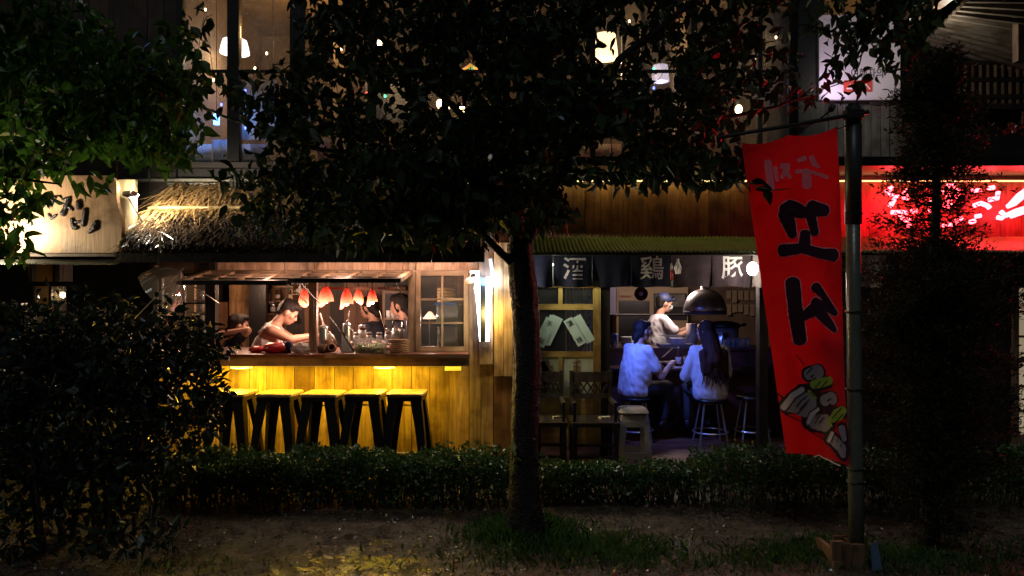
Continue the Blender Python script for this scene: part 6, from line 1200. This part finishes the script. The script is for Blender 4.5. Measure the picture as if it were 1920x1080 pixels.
for i in range(len(path)-1):
    a, b_ = path[i], path[i+1]
    for k in range(8): t = k/8; pts.append(P(a[0]+(b_[0]-a[0])*t+random.uniform(-1, 1), a[1]+(b_[1]-a[1])*t, TY)); rr.append((a[2]+(b_[2]-a[2])*t)/2*TY/F)
mb = MB(); ns_ = 44
P2, R2 = [], []
for i in range(len(pts)-1):
    for k in range(2): P2.append(pts[i].lerp(pts[i+1], k/2)); R2.append(rr[i]+(rr[i+1]-rr[i])*k/2)
for p, r_ in zip(P2, R2):
    for k in range(ns_):
        t = 2*PI*k/ns_; c_, s_ = math.cos(t), math.sin(t); f_ = 1+.09*noise.noise((c_*2.2, s_*2.2, p.z*2.5))+.06*noise.noise((c_*6, s_*6, p.z*9))+.035*noise.noise((c_*5, s_*5, p.z*55))+.5*math.exp(-max(p.z, 0)/.05)*max(0, math.cos(5*t+1))
        mb.v.append((p.x+c_*r_*f_, p.y+s_*r_*f_, p.z))
for i in range(len(P2)-1):
    for k in range(ns_): a = i*ns_+k; b_ = i*ns_+(k+1) % ns_; mb.f.append((a, b_, b_+ns_, a+ns_))
mb.build('trunk', BARK, tree, True)
def limb(L, Y0, Y1, w0, w1, parent, name='limb', mt=BARK):
    n = len(L); p = [P(x, y, Y0+(Y1-Y0)*i/(n-1)) for i, (x, y) in enumerate(L)]; q = []
    for i in range(n-1):
        for k in range(4): q.append(p[i].lerp(p[i+1], k/4)+Vector((random.gauss(0, .006), 0, random.gauss(0, .006))))
    q.append(p[-1]); r_ = [w0+(w1-w0)*i/(len(q)-1) for i in range(len(q))]; MB().tube(q, r_, 9, True, .06).build(name, mt, parent, True); return q
LB = []
for L, Y0, Y1, w0, w1 in (([(975, 500), (935, 470), (895, 430), (820, 360), (700, 250), (560, 160)], 4.87, 4.5, .03, .01), ([(972, 455), (965, 400), (950, 300), (930, 150), (900, -60)], 4.87, 5.0, .062, .03), ([(982, 470), (1010, 400), (1060, 320), (1160, 110), (1255, 40), (1330, -20)], 4.87, 4.5, .036, .016), ([(960, 330), (850, 200), (700, 60), (660, -20)], 4.95, 5.3, .03, .012), ([(945, 260), (1100, 260), (1250, 230), (1400, 215), (1520, 180)], 4.95, 5.4, .03, .007), ([(820, 360), (700, 380), (600, 400)], 4.6, 4.3, .018, .006), ([(760, 300), (560, 270), (430, 220), (370, 200)], 4.6, 4.8, .018, .005), ([(1060, 320), (1200, 330), (1320, 340)], 4.7, 4.6, .016, .005), ([(930, 150), (800, -20), (700, -120)], 5, 5.4, .03, .01), ([(930, 150), (1100, 20), (1300, -60)], 5, 5.3, .03, .01)): LB += limb(L, Y0, Y1, w0, w1, tree)
G = []
for px_, py_, Y_, rx, ry, rY, n in ((960, 200, 4.9, 190, 170, .8, 1500), (820, 250, 4.8, 170, 120, .7, 1000), (720, 350, 4.6, 150, 75, .5, 520), (620, 190, 4.8, 120, 100, .5, 420), (570, 280, 4.7, 110, 80, .5, 300), (850, 380, 4.7, 110, 60, .4, 340), (1100, 230, 4.9, 150, 110, .7, 650), (1240, 210, 4.9, 140, 110, .6, 680), (1350, 150, 5.0, 110, 110, .6, 420), (1190, 310, 4.7, 120, 40, .4, 220), (1320, 310, 4.7, 80, 40, .4, 170), (620, 60, 4.9, 100, 80, .6, 260), (760, 60, 5.0, 170, 90, .8, 700), (960, 30, 5.0, 200, 90, .8, 800), (1180, 20, 5.0, 150, 80, .7, 520), (1380, 30, 5.0, 110, 60, .6, 330), (490, 190, 4.8, 70, 70, .4, 100), (400, 180, 4.9, 50, 50, .3, 30), (375, 45, 4.9, 28, 45, .2, 22), (480, 330, 4.6, 70, 50, .4, 60), (900, -160, 5.1, 420, 140, 1.1, 1100), (660, 420, 4.5, 110, 50, .3, 170), (960, 385, 4.7, 120, 55, .35, 330), (800, 420, 4.6, 110, 45, .3, 200), (540, 390, 4.5, 80, 60, .3, 110), (470, 380, 4.5, 40, 60, .2, 34), (1440, 90, 5.1, 45, 90, .4, 60)):
    G.append(cluster(px_, py_, Y_, rx, ry, rY, int(n*1.3)))
G = np.concatenate(G)
gaps = np.array([(825, 195, 20), (865, 205, 16), (710, 84, 13), (1130, 88, 32), (1238, 140, 28), (1385, 205, 16), (1421, 116, 16), (884, 128, 20), (405, 222, 32), (440, 88, 44), (470, 287, 26), (1140, 292, 30), (1100, 298, 16), (620, 285, 18), (735, 200, 26), (590, 228, 9), (688, 175, 10), (1337, 268, 12), (515, 60, 40), (1300, 60, 16), (640, 110, 16), (1185, 30, 14), (1455, 60, 26), (1460, 230, 22)], float)
gx = 960+F*G[:, 0]/G[:, 1]; gy = 540-F*(G[:, 2]-EYE-.03)/G[:, 1]
keep = np.ones(len(G), bool)
for a, b_, r_ in gaps: keep &= (np.hypot(gx-a, gy-b_) > r_*1.05+8) | (RNG.random(len(G)) < .1)
G = G[keep]; leaf_mesh('crown', G, .086, LEAF1, tree, 'big', .8, None, 1.0)
mb = MB(); twigs(mb, G, 700, .22, .0025); mb.build('twigs', TWIG, tree)['kind'] = 'stuff'
lt_ = limb([(1320, 335), (1370, 335), (1412, 345), (1445, 356)], 4.6, 4.22, .005, .002, tree, 'limb', TWIG); leaf_mesh('tip_leaves', np.array([tuple(q) for q in lt_[5:]]), .085, LEAF1, tree, 'big', .25, np.tile(np.array([1.2, 0, -.2]), (len(lt_[5:]), 1)), 1.2)
sp = np.concatenate([cluster(970, 575, 4.8, 18, 12, .06, 4), cluster(965, 865, 4.76, 10, 22, .05, 16)]); leaf_mesh('trunk_sprout', sp[:4], .06, leafmat('cherry_leaf', (.022, .045, .014), (.05, .085, .025), .3, .25), tree, 'big', .1); leaf_mesh('trunk_sprout', sp[4:], .055, leafmat('sprout_leaf', (.12, .17, .05), (.17, .22, .08), .4, .3), tree, 'big', .1)
# reddish sprays and sign-side branch belong to a second tree whose trunk stands out of frame
t2 = thing('overhanging_tree', 'leafy branches hanging in front of the white sign from above', 'tree', (X(2150, 5.4), 5.4, 0))
limb([(2150, 1010), (2140, 600), (2120, 100), (2080, -150)], 5.4, 5.4, .09, .06, t2, 'trunk'); limb([(2100, -60), (1850, -90), (1700, -40), (1640, 40), (1600, 130)], 5.4, 5.6, .035, .006, t2); limb([(1700, -40), (1560, 60), (1480, 40)], 5.5, 5.6, .014, .005, t2); limb([(1640, 40), (1700, 80)], 5.6, 5.6, .006, .003, t2)
G2 = np.concatenate([cluster(1640, 50, 5.5, 60, 55, .35, 120), cluster(1575, 95, 5.55, 30, 50, .2, 34), cluster(1690, 110, 5.5, 40, 50, .3, 60), cluster(1612, 150, 5.5, 26, 22, .1, 9), cluster(1580, 10, 5.5, 80, 40, .4, 90), cluster(1700, 20, 5.4, 60, 40, .3, 90), cluster(1850, -80, 5.3, 160, 60, .5, 260)]); leaf_mesh('crown', G2, .1, LEAF1, t2, 'big', 1.2)
G3 = np.concatenate([cluster(1550, 170, 5.5, 60, 20, .2, 28), cluster(1500, 180, 5.5, 40, 22, .2, 22), cluster(1905, 240, 5.2, 18, 14, .1, 9)]); leaf_mesh('ruddy_sprays', G3, .085, leafmat('ruddy_leaf', (.06, .03, .02), (.12, .04, .03), .35, .3), t2, 'big', .6); limb([(1640, 40), (1600, 150), (1510, 175)], 5.6, 5.5, .006, .003, t2); limb([(2105, 90), (1990, 180), (1905, 235)], 5.4, 5.2, .014, .004, t2)  # sprays get their red from the leaf colour itself
# left tree, trunk out of frame
t3 = thing('street_tree', 'broad-leaved tree leaning in from the left above the wooden sign', 'tree', (X(-260, 5.2), 5.2, 0))
limb([(-260, 985), (-250, 600), (-220, 250), (-200, -50)], 5.2, 5.2, .11, .07, t3, 'trunk')
for L, Y1 in (([(-225, 300), (-60, 200), (100, 130), (260, 130)], 5.4), ([(-230, 400), (-80, 330), (20, 330), (110, 345)], 5.1), ([(-210, 150), (0, 30), (160, 20)], 5.6), ([(-60, 200), (100, 250), (200, 290)], 5.6), ([(-240, 480), (-60, 440), (30, 460)], 5.0), ([(260, 130), (360, 190)], 5.4)): limb(L, 5.2, Y1, .03, .006, t3)
G4 = [cluster(*a) for a in ((100, 60, 5.6, 120, 70, .4, 420), (60, 190, 5.4, 90, 70, .4, 380), (200, 140, 5.4, 130, 80, .4, 420), (280, 220, 5.4, 110, 80, .4, 330), (190, 240, 5.5, 80, 50, .3, 220), (330, 150, 5.4, 50, 110, .3, 150), (40, 120, 5.6, 80, 60, .3, 200), (-120, 150, 5.4, 140, 160, .5, 600), (105, 295, 5.5, 24, 40, .12, 70), (40, 300, 5.2, 60, 40, .3, 130), (25, 360, 5.0, 36, 46, .2, 55), (75, 365, 4.95, 34, 12, .1, 12), (172, 340, 5.0, 34, 14, .12, 18), (30, 462, 4.85, 32, 30, .15, 26), (10, 420, 5.0, 30, 40, .2, 26), (-60, 380, 5.0, 60, 80, .3, 130), (300, 280, 5.3, 70, 40, .3, 110))]
leaf_mesh('crown', np.concatenate(G4), .105, LEAF2, t3, 'big', 1.0)
# big dark bush, lower left
bs = thing('camellia_bush', 'large dark glossy bush in front of the stall stools', 'bush', (X(190, 4.7), 4.7, 0))
for k in range(13):
    x0 = 190+random.uniform(-150, 110); L = [(x0, 1035+random.uniform(-15, 15)), (x0+random.uniform(-15, 15), 950), (x0+random.uniform(-50, 50), 840), (x0+random.uniform(-80, 80), 700)]; limb(L, 4.65+random.uniform(-.2, .25), 4.7+random.uniform(-.3, .3), random.uniform(.012, .026), .006, bs, 'stem', TWIG)
limb([(215, 1030), (220, 930), (225, 800)], 4.7, 4.7, .04, .03, bs, 'stem')
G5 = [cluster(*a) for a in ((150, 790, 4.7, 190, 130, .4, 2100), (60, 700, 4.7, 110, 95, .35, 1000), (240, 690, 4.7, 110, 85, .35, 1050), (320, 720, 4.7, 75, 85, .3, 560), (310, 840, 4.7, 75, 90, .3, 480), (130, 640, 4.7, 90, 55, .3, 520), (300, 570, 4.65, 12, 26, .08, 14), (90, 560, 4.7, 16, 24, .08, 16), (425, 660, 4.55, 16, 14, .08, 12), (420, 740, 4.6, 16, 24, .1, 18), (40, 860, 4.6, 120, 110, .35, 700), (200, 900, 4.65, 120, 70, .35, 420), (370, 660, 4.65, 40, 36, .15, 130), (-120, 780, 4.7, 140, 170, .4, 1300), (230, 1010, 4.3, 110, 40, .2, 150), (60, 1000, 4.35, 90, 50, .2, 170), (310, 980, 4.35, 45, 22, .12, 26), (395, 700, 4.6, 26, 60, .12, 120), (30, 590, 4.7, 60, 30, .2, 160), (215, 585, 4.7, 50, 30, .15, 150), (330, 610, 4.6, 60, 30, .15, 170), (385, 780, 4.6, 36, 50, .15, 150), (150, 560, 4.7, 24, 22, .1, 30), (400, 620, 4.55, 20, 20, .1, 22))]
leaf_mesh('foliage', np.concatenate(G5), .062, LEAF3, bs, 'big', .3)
# clipped low hedges
def hedge(label, x0, x1, y0, y1, h, n, stems, low):
    r = thing('low_hedge', label, 'hedge', ((x0+x1)/2, (y0+y1)/2, 0)); mb = MB()
    for k in range(stems):
        x, y = random.uniform(x0, x1), random.uniform(y0+.05, y1-.05); a = Vector((x, y, -.01)); q = Vector((x+random.gauss(0, .06), y+random.gauss(0, .05), h*random.uniform(.6, .95))); m_ = (a+q)/2+Vector((random.gauss(0, .02), random.gauss(0, .02), 0)); mb.tube([a, m_, q], [.006, .004, .002], 4, False)
    mb.build('stems', TWIG, r)['kind'] = 'stuff'
    pos = np.column_stack([RNG.uniform(x0, x1, n), RNG.uniform(y0, y1, n), RNG.uniform(0, 1, n)**low*h])
    pos[:, 2] *= 1+.26*np.array([noise.noise((p[0]*3, p[1]*3, 7))+.6*noise.noise((p[0]*9, p[1]*9, 2)) for p in pos]); pos[:, 1] += .06*np.array([noise.noise((p[0]*4, p[2]*6, 4)) for p in pos])
    leaf_mesh('foliage', pos, .034, HEDGE, r, 'small', -.5, None, 1.1, 'stuff')
hedge('dense low green hedge in front of the stall stools', X(300, 5.55), X(955, 5.55), 5.32, 5.72, .375, 20000, 320, .5); hedge('thin straggly hedge in front of the plastic stool', X(1012, 5.55), X(1300, 5.55), 5.4, 5.68, .3, 3600, 260, .42); hedge('dark low hedge behind the banner pole', X(1300, 5.5), X(1990, 5.5), 5.25, 5.7, .4, 11000, 200, .5)
# conifer on the right
jn = thing('juniper_tree', 'dark slender conifer with fine foliage in front of the red neon', 'tree', (X(1748, 4.6), 4.6, 0))
limb([(1745, 1030), (1742, 900), (1750, 700), (1752, 500), (1755, 300), (1760, 120)], 4.6, 4.6, .06, .012, jn, 'trunk')
J = []; out = []
mbj = MB()
for k in range(300):
    t = random.random()**.85; y = 990-t*880; w = (225*(1-t)**.5+24)*(.45+.55*math.sin(t*19+k)**2) if y < 820 else 150*random.uniform(.3, .95)
    if 330 < y < 470: w *= .85
    a = random.uniform(0, 2*PI); base = P(1750+(y-600)*-.01, y, 4.6); d = Vector((math.cos(a), math.sin(a)*.8, random.uniform(-.1, .5))); Lr = w*4.6/F*random.uniform(.5, 1.05); tip = base+d*Lr; mid = base.lerp(tip, .5)+Vector((0, 0, -.03))
    mbj.tube([base, mid, tip], [.007, .004, .0015], 4, False); n = int(80+Lr*560)
    for _ in range(n):
        s_ = random.uniform(.2, 1.05); p = (base.lerp(mid, s_*2) if s_ < .5 else mid.lerp(tip, s_*2-1))+Vector(RNG.normal(size=3))*(.03+.025*(1-s_)); J.append(p); out.append(d)
mbj.build('branches', TWIG, jn)['kind'] = 'stuff'
J = np.array(J); out = np.array(out); jy = 540-F*(J[:, 2]-EYE)/J[:, 1]; kj = ~((jy > 335) & (jy < 455) & (RNG.random(len(J)) < .62)); J = J[kj]; out = out[kj]
leaf_mesh('crown', np.array(J), .036, leafmat('juniper_leaf', (.032, .036, .022), (.055, .055, .03), .6, .15, .2), jn, 'small', -.25, np.array(out)*.8, .36)
# grass tufts and litter
gp = []
for px_, py_, rx, ry, n in ((985, 985, 75, 14, 900), (1080, 1020, 130, 26, 1300), (1180, 1040, 120, 26, 900), (850, 1050, 120, 26, 110), (930, 1005, 60, 18, 450), (1500, 1035, 70, 24, 900), (1420, 1050, 90, 24, 400), (1700, 1045, 110, 28, 1000), (1850, 1050, 120, 28, 700), (1010, 1050, 160, 24, 420), (330, 1060, 110, 18, 160), (1300, 1060, 160, 18, 160)):
    for _ in range(n):
        u, v = random.gauss(px_, rx*.6), random.gauss(py_, ry*.6); v = min(max(v, 965), 1120); Y_ = F*EYE/(v-540); gp.append((X(u, Y_), Y_, ground_z(X(u, Y_), Y_)-.004))
gp = np.array(gp); gd = np.tile(np.array([0, 0, 1.3]), (len(gp), 1)); gsz = .052*(1+1.0*np.exp(-((gp[:, 0]-X(985, TY))**2+(gp[:, 1]-TY)**2)/.08))
g_ = leaf_mesh('grass', gp, gsz, leafmat('grass_blade', (.045, .12, .02), (.09, .19, .04), .4, .35), None, 'small', 0, gd, .14); g_['kind'] = 'stuff'; g_['label'] = 'short wet grass around the tree foot and pole'
lp_ = []
for _ in range(9000):
    Y_ = random.uniform(3.6, 5.4); x = random.uniform(-3.6, 3.6); lp_.append((x, Y_, ground_z(x, Y_)+.004))
l_ = leaf_mesh('leaf_litter', np.array(lp_), .019, mat('litter', (.06, .045, .03), .22, c2=(.3, .22, .15), nscale=20, spec=.7), None, 'small', 0, None, 1.3); l_['kind'] = 'stuff'; l_['label'] = 'wet grit and leaf litter on the earth'
